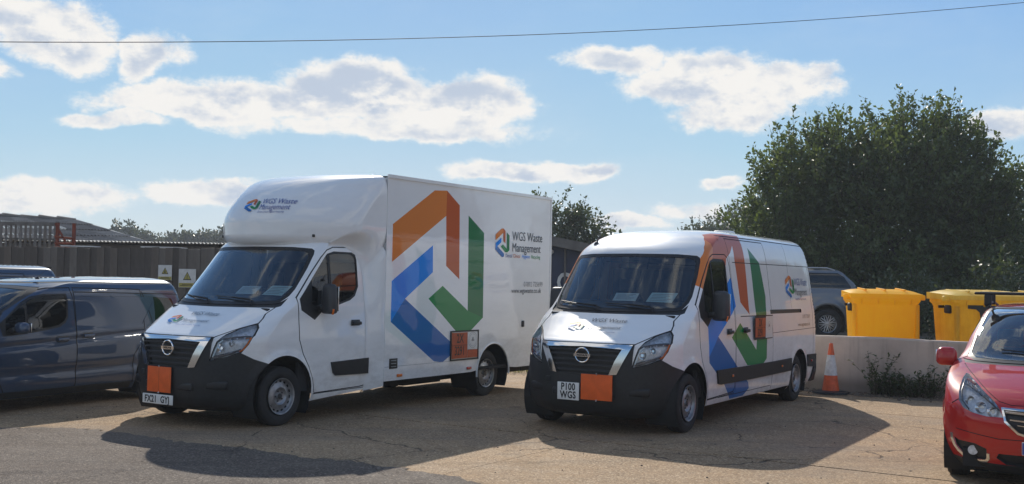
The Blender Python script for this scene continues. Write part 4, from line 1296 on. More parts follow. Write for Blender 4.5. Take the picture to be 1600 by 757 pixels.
    # pod lettering and bonnet lettering
    small_mark(POD, 'T', (-.17, 2.56), .24, .20, p)
    write(POD, 'T', 'WGS Waste', .122, (.10, 2.66), 'ink_blue', p, 1, 0, .74)
    write(POD, 'T', 'Management', .118, (.10, 2.585), 'ink_blue', p, 1, 0, .70)
    write(POD, 'T', 'Dental Clinical Hygiene Recycling', .038, (.10, 2.545), 'ink_blue', p, 1, 0, .72)
    bonnet_mark(p, BODY, 1.17, -.45)
    return p
# ------------------------------------------------------------------ dark blue vans on the left
CROWS = [(.17, .68, .5, .84, -3.40), (.28, .83, .55, .895, -3.50), (.50, .86, .55, .915, -3.52), (.70, .83, .5, .922, -3.52), (.84, .70, .45, .92, -3.52), (.93, .45, .38, .912, -3.515), (1.0, .17, .32, .90, -3.51), (1.04, -.02, .31, .89, -3.505),
         (1.20, -.25, .33, .868, -3.49), (1.40, -.60, .34, .83, -3.46), (1.50, -.78, .36, .80, -3.44), (1.57, -.96, .40, .765, -3.42), (1.62, -1.18, .45, .72, -3.39), (1.66, -1.5, .5, .62, -3.36), (1.685, -2.0, .5, .40, -3.32), (1.695, -2.3, .5, .2, -3.3), (1.70, -2.5, .4, 0, -3.2)]
def cdisp(x, z):
    s1 = .84 + .055 * np.clip(-x, -.5, 3.2)      # shoulder crease
    s2 = .50 + .02 * np.clip(-x - 1.2, 0, 2.5)
    return arch(x, z, 0, .31, .40, .022) + arch(x, z, -2.95, .31, .40, .022) - .020 * np.exp(-((z - s1 + .05) / .045) ** 2) - .022 * np.exp(-((z - s2 + .03) / .06) ** 2)
CBODY = Body(CROWS, taper=(.05, -.3, .9), disp=cdisp, rc=.10)


def blue_van(loc, yaw):
    p = thing('parked_van', loc, yaw, 'nearer dark blue panel van, side on at the left edge beside the tall box van', 'van', 'dark blue vans parked on the left')
    D = S((-.42, 1.12), (-.62, 1.32), (-.82, 1.44), (-1.0, 1.51), (-1.2, 1.545), (-1.53, 1.55), (-1.56, 1.4), (-1.575, .9), (-1.58, .25), (-.55, .235), (-.46, .40), (-.38, .6), (-.37, .9))
    W = S((-.46, 1.10), (-.60, 1.22), (-.78, 1.355), (-.93, 1.435), (-1.10, 1.468), (-1.46, 1.475), (-1.478, 1.40), (-1.46, 1.17), (-1.42, 1.10), (-1.33, 1.045), (-1.15, 1.015), (-.80, .97), (-.50, .95))
    G = S((-.86, 1.01), (-.86, 1.375), (-.95, 1.415), (-1.10, 1.445), (-1.44, 1.452), (-1.455, 1.39), (-1.44, 1.18), (-1.40, 1.12), (-1.31, 1.07), (-1.14, 1.04))
    Q = S((-.55, .99), (-.55, 1.15), (-.80, 1.345), (-.825, 1.355), (-.825, 1.0))
    wso = Fr((0, 1.045), (.5, 1.05), (.78, 1.065), (.82, 1.10), (.80, 1.3), (.76, 1.50), (.70, 1.555), (.4, 1.575), (0, 1.58))
    wsi = Fr((0, 1.075), (.5, 1.08), (.75, 1.10), (.775, 1.14), (.765, 1.3), (.72, 1.47), (.66, 1.52), (.4, 1.54), (0, 1.545))
    hl = Fr((.50, .70), (.60, .82), (.72, .93), (.84, .93), (.86, .80), (.70, .72))
    slide = S((-1.58, 1.55), (-2.70, 1.53), (-2.72, .9), (-2.52, .62), (-2.52, .25), (-1.58, .25))
    rg = [dict(name='van_door', polys=[D], mat='blue_van'), dict(name='sliding_door', polys=[slide], mat='blue_van')]
    sm = ribbon(D, .012, True) + ribbon(slide, .012, True) + ribbon(S((-1.58, 1.495), (-3.35, 1.46)), .012) + ribbon(S((-2.72, 1.50), (-2.86, 1.10), (-2.88, .9)), .014)
    sm += ribbon(Fr((0, .86), (.5, .86), (.74, .95), (.80, 1.02)), .012)
    rg += [dict(name='panel_gap', polys=sm, mat='gap', off=-.006, one=True),
           dict(name='roof_gutter', polys=ribbon(S((-.9, 1.60), (-1.6, 1.625), (-3.30, 1.61)), .016), mat='gap', off=-.004, one=True),
           dict(name='window_recess', polys=[S((-1.66, 1.44), (-2.95, 1.425), (-2.68, 1.05), (-1.66, 1.0))], mat='blue_van', off=-.006),
           dict(name='quarter_panel', polys=[S((-2.92, 1.42), (-3.25, 1.40), (-3.36, 1.10), (-2.92, 1.06))], mat='tint', off=-.004),
           dict(name='bumper', polys=[[('F', 0, .5), ('F', .7, .5), ('S', .3, .42), ('S', .3, .18), ('F', 0, .18)]], mat='plastic', off=.01, one=True),
           dict(name='grille', polys=[Fr((0, .80), (.42, .80), (.34, .56), (0, .56))], mat='black', off=-.02, one=True),
           dict(name='headlight', polys=[hl], mat='reflector', off=-.004),
           dict(name='sill_moulding', polys=[S((-.40, .26), (-2.5, .27), (-2.5, .18), (-.40, .18))], mat='plastic', off=.008),
           dict(name='windscreen_surround', polys=[wso], mat='black', off=-.003, one=True), dict(name='windscreen', polys=[wsi], mat='glass', off=-.005, one=True),
           dict(name='window_frame', polys=[W], mat='plastic', off=-.004, sub='van_door'), dict(name='side_window', polys=[G, Q], mat='glass', off=-.008, sub='van_door', skirt=-.004),
           dict(name='arch', polys=[arch_poly(0, .31, .395, .05), arch_poly(-2.95, .31, .395, .05)], kill=True, mat='white')]
    made = skin(CBODY, p, rg, 'body_shell', 'blue_van', step=.075)
    for x in (0, -2.95):
        for s_ in (1, -1): wheel(p, x, s_ * .90, s_, .32, .205, 'alloy', rr=.205); arch_liner(p, x, .31, .41, .90, .55, s_)
    m = MB(); m.box((-1.35, 0, .28), (4.0, 1.5, .18)); m.build('underbody', 'dark', p)
    seats_and_dash(p, -.95, .62, .80, xd=-.18, wheel_y=-.38, zd=1.05, n=2, xb=-1.66, hs=.8, bh=1.05)
    for s_ in (1, -1):
        door_mirror(p, s_, -.68, 1.02, 1.06, .22, .14, 'blue_van')
        handle(made[('van_door', s_)], -1.36, .905, .885, s_, 'blue_van'); handle(made[('sliding_door', s_)], -1.76, .90, .918, s_, 'blue_van')
        rbox('tail_lamp', (.05, .08, .42), .02, 'redlens', p, (-3.47, s_ * .83, .92))
    m = MB(); m.box((-3.39, 0, 1.655), (.16, 1.15, .025)); m.build('rear_spoiler', 'black', p)
    m = MB(); m.lathe([(0, .03), (.02, .02), (.03, .012)], 'Z', 12); m.tube([(0, 0, .02), (-.1, 0, .10)], .005, 6, .003); a = m.build('aerial', 'black', p, True); a.location = (-1.30, .45, 1.655)
    return p


# ------------------------------------------------------------------ red car
RROWS = [(.15, .72, .5, .76, -3.2), (.24, .82, .55, .83, -3.35), (.40, .87, .55, .885, -3.40), (.58, .875, .56, .905, -3.42), (.70, .84, .54, .91, -3.42), (.78, .76, .50, .905, -3.42), (.86, .60, .44, .90, -3.41), (.93, .38, .38, .888, -3.40), (1.0, .10, .34, .865, -3.38),
         (1.045, -.10, .32, .845, -3.36), (1.09, -.24, .34, .80, -3.34), (1.3, -.55, .38, .72, -3.27), (1.45, -.79, .40, .655, -3.18), (1.53, -.95, .42, .61, -3.1), (1.57, -1.12, .45, .55, -3.02), (1.60, -1.4, .5, .42, -2.9), (1.612, -1.9, .5, .2, -2.8), (1.617, -2.2, .4, 0, -2.7)]
def rdisp(x, z): return arch(x, z, 0, .30, .37, .02) + arch(x, z, -2.64, .30, .37, .02)
RBODY = Body(RROWS, n=2.6, m=1.7, taper=(.06, -.3, .9), disp=rdisp, rc=.22)


def red_car(loc, yaw):
    p = thing('parked_car', loc, yaw, 'shiny red hatchback with black roof bars, cut off by the right edge', 'car')
    wso = Fr((0, 1.06), (.4, 1.06), (.66, 1.065), (.735, 1.10), (.68, 1.32), (.61, 1.50), (.575, 1.555), (.52, 1.575), (0, 1.585))
    wsi = Fr((0, 1.085), (.4, 1.085), (.655, 1.092), (.70, 1.135), (.655, 1.32), (.585, 1.49), (.55, 1.54), (.50, 1.56), (0, 1.57))
    hl = Fr((.36, .645), (.39, .72), (.44, .78), (.52, .84), (.60, .905), (.68, .965), (.71, .972), (.735, .93), (.75, .82), (.745, .75), (.70, .69), (.62, .66), (.50, .64))
    bon = Fr((0, .76), (.30, .755), (.40, .78), (.50, .85), (.60, .93), (.68, .99), (.74, 1.025), (.74, 1.045), (0, 1.04))
    D = S((-.42, 1.06), (-.60, 1.25), (-.82, 1.42), (-1.05, 1.50), (-1.25, 1.51), (-1.40, 1.0), (-1.42, .6), (-1.35, .28), (-.5, .27), (-.40, .5), (-.36, .8))
    D2 = S((-1.45, 1.0), (-1.30, 1.51), (-2.1, 1.50), (-2.35, 1.1), (-2.3, .75), (-2.05, .6), (-1.95, .28), (-1.40, .28), (-1.46, .6))
    W1 = S((-.66, 1.075), (-.78, 1.20), (-.97, 1.38), (-1.10, 1.47), (-1.22, 1.475), (-1.34, 1.08)); W2 = S((-1.42, 1.085), (-1.32, 1.475), (-2.05, 1.46), (-2.28, 1.13))
    fog = Fr((.49, .26), (.50, .36), (.60, .395), (.74, .40), (.78, .42), (.76, .35), (.70, .285), (.62, .25))
    rg = [dict(name='bonnet', polys=[bon], mat='red', one=True), dict(name='front_door', polys=[D], mat='red'), dict(name='rear_door', polys=[D2], mat='red')]
    sm = ribbon(D, .010, True) + ribbon(D2, .010, True) + ribbon(Fr((0, .757), (.30, .753), (.40, .776), (.50, .846), (.60, .926), (.68, .986), (.74, 1.036)), .005) + ribbon(Fr((.745, .76), (.80, .72)) , .008) + ribbon(Fr((0, .47), (.40, .46), (.76, .50)), .007)
    rg += [dict(name='panel_gap', polys=sm, mat='gap', off=-.005, one=True),
           dict(name='grille', polys=[Fr((0, .715), (.20, .71), (.36, .715), (.34, .62), (.24, .53), (.12, .495), (0, .49))], mat='black', off=-.03, one=True),
           dict(name='grille_chrome', polys=[x for x in ribbon(Fr((0, .72), (.20, .716), (.37, .72), (.345, .615), (.245, .522), (.12, .487), (0, .482)), .018)], mat='chrome', off=.008, one=True),
           dict(name='lower_intake', polys=[Fr((0, .335), (.40, .33), (.42, .29), (.34, .235), (0, .23))], mat='plastic', off=-.03, one=True),
           dict(name='fog_lamp_recess', polys=[fog], mat='plastic', off=-.02),
           dict(name='fog_lamp_chrome', polys=[x for x in ribbon(Fr((.80, .44), (.795, .40), (.775, .345), (.74, .30), (.69, .265), (.62, .243), (.55, .24), (.50, .25), (.485, .275), (.485, .31)), .024)], mat='chrome', off=.006),
           dict(name='lower_lip', polys=[[('F', 0, .235), ('F', .45, .232), ('F', .66, .23), ('S', .30, .24), ('S', .3, .15), ('F', 0, .15)]], mat='plastic', off=.004, one=True),
           dict(name='headlight', polys=[inset(hl, .004)], mat='reflector', off=-.045),
           dict(name='cowl_panel', polys=[Fr((0, 1.038), (.74, 1.044), (.77, 1.075), (.66, 1.065), (.4, 1.06), (0, 1.06))], mat='plastic', off=-.006, one=True),
           dict(name='windscreen_surround', polys=[wso], mat='black', off=-.003, one=True), dict(name='windscreen', polys=[wsi], mat='ws_car', off=-.005, one=True),
           dict(name='window_frame', polys=[W1], mat='black', off=-.004, sub='front_door', id=1), dict(name='window_frame', polys=[W2], mat='black', off=-.004, sub='rear_door', id=2),
           dict(name='side_window', polys=[inset(W1, .03)], mat='glass', off=-.006, sub='front_door', id=1), dict(name='side_window', polys=[inset(W2, .03)], mat='tint', off=-.006, sub='rear_door', id=2),
           dict(name='arch', polys=[arch_poly(0, .30, .37, .05), arch_poly(-2.64, .30, .37, .05)], kill=True, mat='white')]
    made = skin(RBODY, p, rg, 'body_shell', 'red', step=.08)
    for s_ in (1, -1):
        par = made[('headlight', s_)]
        def pt(y, z, off):
            a, t = RBODY.front(np.array([y]), np.array([z])); P = RBODY.P(a, t)[0] + RBODY.N(a, t)[0] * off
            return Vector((P[0], P[1] * s_, P[2]))
        V, F = polyfill([(q[1], q[2]) for q in inset(hl, .004)], .035); V2 = np.array(V); a, t = RBODY.front(V2[:, 0], V2[:, 1]); N = RBODY.N(a, t); P = RBODY.P(a, t) + N * .003
        P[:, 1] *= s_; N[:, 1] *= s_
        if s_ < 0: F = [f[::-1] for f in F]
        mesh('lens', P, F, 'lens', par, normals=[N[i] for f in F for i in f])
        for y, z, r in ((.46, .712, .045), (.555, .745, .052), (.655, .80, .042)):
            m = MB(); c = pt(y, z, -.055); n = Vector((1, s_ * .3, .05)).normalized(); m.tube([c, c + n * .02, c + n * .045], r * .35, 24, r, cap=False); m.tube([c + n * .005, c + n * .018], r * .34, 12); m.build('lamp_bowl', 'chrome', par, True)
        m = MB()
        for q in range(7):
            y0, z0 = .42 + .043 * q, .80 + .024 * q; m.tube([pt(y0, z0 - .05, -.035), pt(y0 + .02, z0 - .015, -.030)], .012, 5)
        m.build('reflector_facets', 'chrome', par)
        m = MB(); m.tube([pt(y, z, -.014) for y, z in ((.40, .71), (.50, .79), (.60, .855), (.70, .90))], .008, 6); m.tube([pt(y, z, -.014) for y, z in ((.71, .93), (.728, .84), (.72, .76), (.66, .69))], .007, 6); m.build('lamp_divider', 'lampdark', par, True)
        m = MB(); m.tube([pt(y, z, -.02) for y, z in ((.62, .905), (.68, .935), (.70, .93))], .014, 6); m.build('indicator', 'amber', par, True)
        m = MB(); c = pt(.62, .325, -.01); m.tube([c - Vector((.03, 0, 0)), c + Vector((.01, 0, 0))], .042, 20); m.build('fog_lamp', 'reflector', p, True)
        mi = rbox('door_mirror', (.14, .205, .185), .07, 'red', p, (-.46, s_ * .925, 1.085), (0, 0, -s_ * .2), 4, (.85, .9))
        rbox('mirror_arm', (.07, .14, .05), .02, 'red', mi, (.03, -s_ * .12, -.10), (-s_ * .75, 0, 0)); rbox('mirror_glass', (.008, .19, .12), .003, 'chrome', mi, (-.063, 0, 0))
        rail = MB(); rail.tube([(-1.0, s_ * .56, 1.575), (-1.4, s_ * .575, 1.615), (-2.4, s_ * .575, 1.615), (-2.8, s_ * .55, 1.57)], .014, 8); rail.build('roof_rail', 'black', p, True)
        for s2 in (-1.15, -2.05):
            f = rbox('roof_bar_foot', (.10, .07, .12), .015, 'plastic', p, (s2, s_ * .58, 1.645))
    for s2 in (-1.15, -2.05): rbox('roof_bar', (.075, 1.42, .028), .012, 'black', p, (s2, 0, 1.715))
    for k, zz in enumerate((.535, .575, .615, .68)):
        ww = (.17, .25, .31, .345)[k]; m = MB()
        pts = []
        for q in np.linspace(-1, 1, 15):
            a, t = RBODY.front(np.array([abs(q) * ww]), np.array([zz])); P = RBODY.P(a, t)[0]; pts.append((P[0] - .012, math.copysign(P[1], q), zz + .015 * abs(q)))
        m.tube(pts, .008 if k < 3 else .014, 6); m.build('grille_slat', 'chrome', p, True)
    n = rbox('number_plate', (.010, .52, .112), .004, 'plate', p, (.885, .045, .40)); rbox('plate_band', (.002, .045, .10), .0, 'ink_blue', n, (.006, -.235, 0))
    for x in (0, -2.64):
        for s_ in (1, -1): wheel(p, x, s_ * .875, s_, .315, .205, 'alloy5', rr=.20); arch_liner(p, x, .30, .385, .88, .5, s_)
    m = MB(); m.box((-1.3, 0, .26), (3.9, 1.4, .16)); m.build('underbody', 'dark', p)
    seats_and_dash(p, -1.15, .60, .76, xd=-.42, wheel_y=-.36, zd=1.04, n=2, hs=.85)
    m = MB()
    for y0, pts in ((.30, [(.25, 1.12), (-.05, 1.135), (-.42, 1.16)]), (.62, [(.60, 1.13), (.40, 1.145), (.12, 1.15)])):
        def q(y, z, off=.015):
            a, t = RBODY.front(np.array([abs(y)]), np.array([z])); P = RBODY.P(a, t)[0] + RBODY.N(a, t)[0] * off
            return (P[0], math.copysign(P[1], y), P[2])
        m = MB(); m.tube([q(y0, 1.09), q(*pts[0], .03), q(*pts[1], .02), q(*pts[2], .016)], .007, 6); m.build('wiper', 'black', p, True)
    return p


# ------------------------------------------------------------------ silver off-roader behind the wall
SROWS = [(.30, .62, .45, .80, -3.55), (.45, .78, .5, .88, -3.70), (.70, .82, .5, .915, -3.74), (.95, .78, .48, .92, -3.72), (1.05, .66, .42, .915, -3.70), (1.12, .35, .34, .905, -3.68), (1.19, -.15, .28, .89, -3.66), (1.27, -.35, .28, .865, -3.63), (1.45, -.60, .30, .83, -3.50), (1.62, -.86, .32, .785, -3.33), (1.70, -1.02, .36, .745, -3.25),
         (1.76, -1.3, .4, .66, -3.17), (1.80, -1.7, .45, .45, -3.1), (1.82, -2.1, .4, .2, -3.05), (1.825, -2.3, .3, 0, -3.0)]
def sdisp(x, z): return arch(x, z, 0, .42, .50, .05, .07) + arch(x, z, -2.75, .42, .50, .05, .07)
SBODY = Body(SROWS, taper=(.04, -.3, .9), disp=sdisp, rc=.16)


def silver_suv(loc, yaw):
    p = thing('off_roader', loc, yaw, 'silver off-roader with dark side glass, parked beyond the low concrete wall', 'car')
    ws = Fr((0, 1.24), (.72, 1.26), (.78, 1.32), (.74, 1.55), (.68, 1.67), (.5, 1.70), (0, 1.71))
    W = S((-2.22, 1.30), (-2.22, 1.70), (-3.05, 1.695), (-3.20, 1.60), (-3.38, 1.33), (-3.34, 1.30)); Wb = S((-1.22, 1.30), (-1.22, 1.69), (-2.12, 1.70), (-2.12, 1.30)); Wa = S((-.42, 1.29), (-.75, 1.58), (-.92, 1.67), (-1.14, 1.685), (-1.14, 1.30))
    D = S((-.38, 1.25), (-.75, 1.62), (-.95, 1.71), (-1.18, 1.72), (-1.18, .50), (-.5, .48), (-.45, .9)); D2 = S((-1.18, 1.72), (-2.17, 1.73), (-2.17, .9), (-2.0, .5), (-1.18, .5))
    rg = [dict(name='front_door', polys=[D], mat='silver'), dict(name='rear_door', polys=[D2], mat='silver'), dict(name='panel_gap', polys=ribbon(D, .012, True) + ribbon(D2, .012, True), mat='gap', off=-.006, one=True),
          dict(name='windscreen', polys=[ws], mat='tint', off=-.004, one=True), dict(name='side_window', polys=[Wa], mat='tint', off=-.008, id=1), dict(name='side_window', polys=[Wb], mat='tint', off=-.008, id=2), dict(name='side_window', polys=[W], mat='tint', off=-.008, id=3),
          dict(name='grille', polys=[Fr((0, 1.0), (.45, 1.0), (.42, .75), (0, .75))], mat='black', off=-.02, one=True), dict(name='headlight', polys=[Fr((.50, .82), (.52, 1.0), (.80, 1.0), (.84, .82))], mat='reflector', off=-.004),
          dict(name='bumper', polys=[[('F', 0, .60), ('F', .8, .60), ('S', .55, .6), ('S', .55, .30), ('F', 0, .30)]], mat='plastic', off=.01, one=True),
          dict(name='arch', polys=[arch_poly(0, .42, .46, .1), arch_poly(-2.75, .42, .46, .1)], kill=True, mat='white')]
    skin(SBODY, p, rg, 'body_shell', 'silver', step=.10)
    for x in (0, -2.75):
        for s_ in (1, -1): wheel(p, x, s_ * .91, s_, .39, .25, 'alloy', rr=.235); arch_liner(p, x, .42, .48, .93, .5, s_)
    m = MB(); m.box((-1.4, 0, .46), (4.2, 1.4, .2)); m.build('underbody', 'dark', p)
    for s_ in (1, -1):
        m = MB(); m.tube([(-1.0, s_ * .66, 1.78), (-1.2, s_ * .66, 1.83), (-2.8, s_ * .66, 1.83), (-3.0, s_ * .66, 1.77)], .016, 8); m.build('roof_rail', 'alu', p, True)
        rbox('tail_lamp', (.06, .10, .28), .02, 'redlens', p, (-3.66, s_ * .83, 1.02)); rbox('door_mirror', (.12, .20, .16), .05, 'silver', p, (-.55, s_ * 1.0, 1.27))
        for x in (-1.05, -2.0): rbox('door_handle', (.16, .03, .03), .01, 'silver', p, (x, s_ * .935, 1.08))
    return p
# ------------------------------------------------------------------ the yard
E1 = Vector((.834, -.552, 0)).normalized(); E2 = Vector((.552, .834, 0)).normalized(); J0 = Vector((.48, 12.34, 0))


def ground():
    g = mesh('ground', [(-2500, -1200, -.12), (2500, -1200, -.12), (2500, 3500, -.12), (-2500, 3500, -.12)], [(0, 1, 2, 3)], 'field'); tag(g, kind='structure')
    y = mesh('yard', [(-60, -30, -.02), (60, -30, -.02), (60, 45, -.02), (-60, 45, -.02)], [(0, 1, 2, 3)], 'soil'); tag(y, kind='structure')
    vs = [-13.0, -6.2, 0.0, 4.9, 9.8]
    for j in range(len(vs) - 1):
        us = [-26, -19.5, -13.2, -6.9, -.4, 6.1, 12.4, 18.9]
        for i in range(len(us) - 1):
            gp = .004; gv = .016
            c = []
            sh = (.9 if j % 2 else 0)
            for (u, v) in ((us[i] + gp + sh, vs[j] + gv), (us[i + 1] - gp + sh, vs[j] + gv), (us[i + 1] - gp + sh, vs[j + 1] - gv), (us[i] + gp + sh, vs[j + 1] - gv)):
                c.append(J0 + E1 * u + E2 * v)
            dz = random.uniform(-.0015, .0015)
            V = [(p.x, p.y, dz) for p in c] + [(p.x, p.y, -.06) for p in c]
            mesh('slab', V, [(0, 1, 2, 3), (4, 5, 1, 0), (5, 6, 2, 1), (6, 7, 3, 2), (7, 4, 0, 3)], 'yard', y)
    for v in vs[1:-1]:
        a_, b_ = J0 + E1 * -26 + E2 * v, J0 + E1 * 19 + E2 * v; o_ = E2 * .014
        mesh('joint_filler', [tuple(a_ - o_ + Vector((0, 0, -.008))), tuple(b_ - o_ + Vector((0, 0, -.008))), tuple(b_ + o_ + Vector((0, 0, -.008))), tuple(a_ + o_ + Vector((0, 0, -.008)))], [(0, 1, 2, 3)], 'gap', y)
    # old tarmac lapping over the slabs
    pts = [(-16, 13.6), (-9.5, 12.75), (-7.2, 12.35), (-5.72, 12.20), (-4.9, 12.28), (-4.2, 11.95), (-3.4, 11.42), (-2.7, 11.05), (-2.0, 10.62), (-1.43, 10.41), (-.9, 10.02), (-.45, 9.72), (-.18, 9.4), (.25, 8.9), (.4, 8.1), (1.0, 6.9), (1.3, 4), (-16, 3)]
    out = []
    for i in range(len(pts)):
        p, q = pts[i], pts[(i + 1) % len(pts)]; m = max(1, int(math.hypot(p[0] - q[0], p[1] - q[1]) / .07)) if i < 15 else 1
        for k in range(m):
            f = k / m; j = .035 if i < 15 else 0
            out.append((p[0] + (q[0] - p[0]) * f + random.gauss(0, j), p[1] + (q[1] - p[1]) * f + random.gauss(0, j)))
    E = [(i, (i + 1) % len(out)) for i in range(len(out))]
    rv, _, rf, _, _, _ = delaunay_2d_cdt([Vector(p) for p in out], E, [], 1, 1e-5)
    t = mesh('tarmac', [(v.x, v.y, .005) for v in rv], rf, 'tarmac'); tag(t, kind='structure')
    # raised ground behind the wall and the verge
    a = W0; d = WD; b = a + d * 12
    nrm = Vector((-d.y, d.x, 0))
    if nrm.y < 0: nrm = -nrm
    V = [a - d * 1.0, b, Vector((45, 24, 0)), Vector((45, 70, 0)), Vector((-2, 70, 0)), Vector((3.3, 30, 0))]
    m = MB(); V1 = [(v.x, v.y, .38) for v in V] + [(v.x, v.y, -.1) for v in V]
    n = len(V)
    V1[0] = (a.x + nrm.x * .1, a.y + nrm.y * .1, .38); V1[1] = (b.x + nrm.x * .1, b.y + nrm.y * .1, .38)
    V1[n] = (V1[0][0], V1[0][1], -.1); V1[n + 1] = (V1[1][0], V1[1][1], -.1); V1[n + 4] = (-4, 70, -.1); V1[n + 5] = (2.3, 29, -.1)
    F = [tuple(range(n))] + [(i, n + i, n + (i + 1) % n, (i + 1) % n) for i in range(n)]
    o = mesh('terrace', V1, F, 'soil'); tag(o, kind='structure')
    # dirt strip at the foot of the wall
    V = []; F = []
    for i in range(60):
        f = i / 59; p = a + d * (6.5 * f - .3); w = .42 + .10 * math.sin(i * .9) + random.uniform(-.05, .05)
        V += [(p.x, p.y, .012), (p.x - nrm.x * w * .5, p.y - nrm.y * w * .5, .014), (p.x - nrm.x * w, p.y - nrm.y * w, .003)]
    for i in range(59): F += [(3 * i, 3 * i + 1, 3 * i + 4, 3 * i + 3), (3 * i + 1, 3 * i + 2, 3 * i + 5, 3 * i + 4)]
    o = mesh('dirt_strip', V, F, 'soil'); tag(o, kind='structure')
    # loose stones and litter of leaves at the foot of the wall and on the yard
    m = MB()
    for k in range(420):
        f = random.random(); w = abs(random.gauss(0, .28)); p = a + d * (6.3 * f - .2) - nrm * (w + .02); s = random.uniform(.008, .028)
        m.box((p.x, p.y, .012 + s * .3), (s * 2, s * 1.5, s), Matrix.Rotation(random.random() * 6, 3, 'Z') @ Matrix.Rotation(random.random(), 3, 'X'), .6)
    for k in range(130):
        p = Vector((random.uniform(-6, 7), random.uniform(9.3, 17), 0)); s = random.uniform(.004, .011); m.box((p.x, p.y, s * .4), (s * 2, s * 1.5, s), Matrix.Rotation(random.random() * 6, 3, 'Z'), .6)
    o = m.build('loose_stones', 'soil'); tag(o, 'small loose stones scattered along the foot of the concrete wall', 'gravel', kind='stuff')


W0 = Vector((2.2, 20.25, 0)); WD = Vector((1.74, -1.16, 0)).normalized()
def wall():
    n = Vector((-WD.y, WD.x, 0)); L = 9.5; th = .16
    p = thing('concrete_wall', W0, math.atan2(WD.y, WD.x), 'low stained concrete retaining wall behind the traffic cone', 'wall')
    segs = [(0, 3.05), (3.07, 6.1), (6.12, 9.5)]
    for (x0, x1) in segs:
        bm = bmesh.new(); nx = int((x1 - x0) / .15); top = []
        V = []; F = []
        for i in range(nx + 1):
            x = x0 + (x1 - x0) * i / nx; dz = .006 * math.sin(x * 3.1) + random.uniform(-.004, .004); dy = random.uniform(-.003, .003)
            V += [(x, dy, -.1), (x, dy, .90 + dz), (x, .012 + dy, .925 + dz), (x, th, .925 + dz), (x, th, -.1)]
        for i in range(nx):
            for k in range(4): F.append((5 * i + k, 5 * i + 5 + k, 5 * i + 6 + k, 5 * i + 1 + k))
        F += [(0, 1, 2, 3, 4), tuple(5 * nx + k for k in (4, 3, 2, 1, 0))]
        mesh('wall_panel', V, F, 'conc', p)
    return p


def cone(loc):
    p = thing('traffic_cone', loc, .3, 'faded orange and white traffic cone standing against the concrete wall', 'cone')
    def r(z): return .142 - (.142 - .030) * (z / .80)
    def band(name, z0, z1, mt, e=0):
        m = MB(); m.lathe([(z0, r(z0) + e), ((z0 + z1) / 2, r((z0 + z1) / 2) + e), (z1, r(z1) + e)], 'Z', 36); return m.build(name, mt, p, True)
    band('cone_body', .04, .80, 'cone'); band('reflective_sleeve', .29, .62, 'cone_white', .004)
    m = MB(); m.lathe([(.80, r(.80)), (.81, r(.80) - .008), (.80, r(.8) - .015), (.7, r(.8) - .012)], 'Z', 36); m.build('cone_tip', 'cone', p, True)
    m = MB()
    n = 8; V = []
    for z, s in ((0, .30), (.028, .29), (.045, .19)):
        for i in range(n):
            a = 2 * PI * i / n + PI / 8; V.append((s * math.cos(a), s * math.sin(a), z))
    F = [(i, (i + 1) % n, n + (i + 1) % n, n + i) for i in range(n)] + [(n + i, n + (i + 1) % n, 2 * n + (i + 1) % n, 2 * n + i) for i in range(n)] + [tuple(2 * n + i for i in range(n))]
    m.add(V, F); m.build('cone_base', 'plastic', p)
    return p


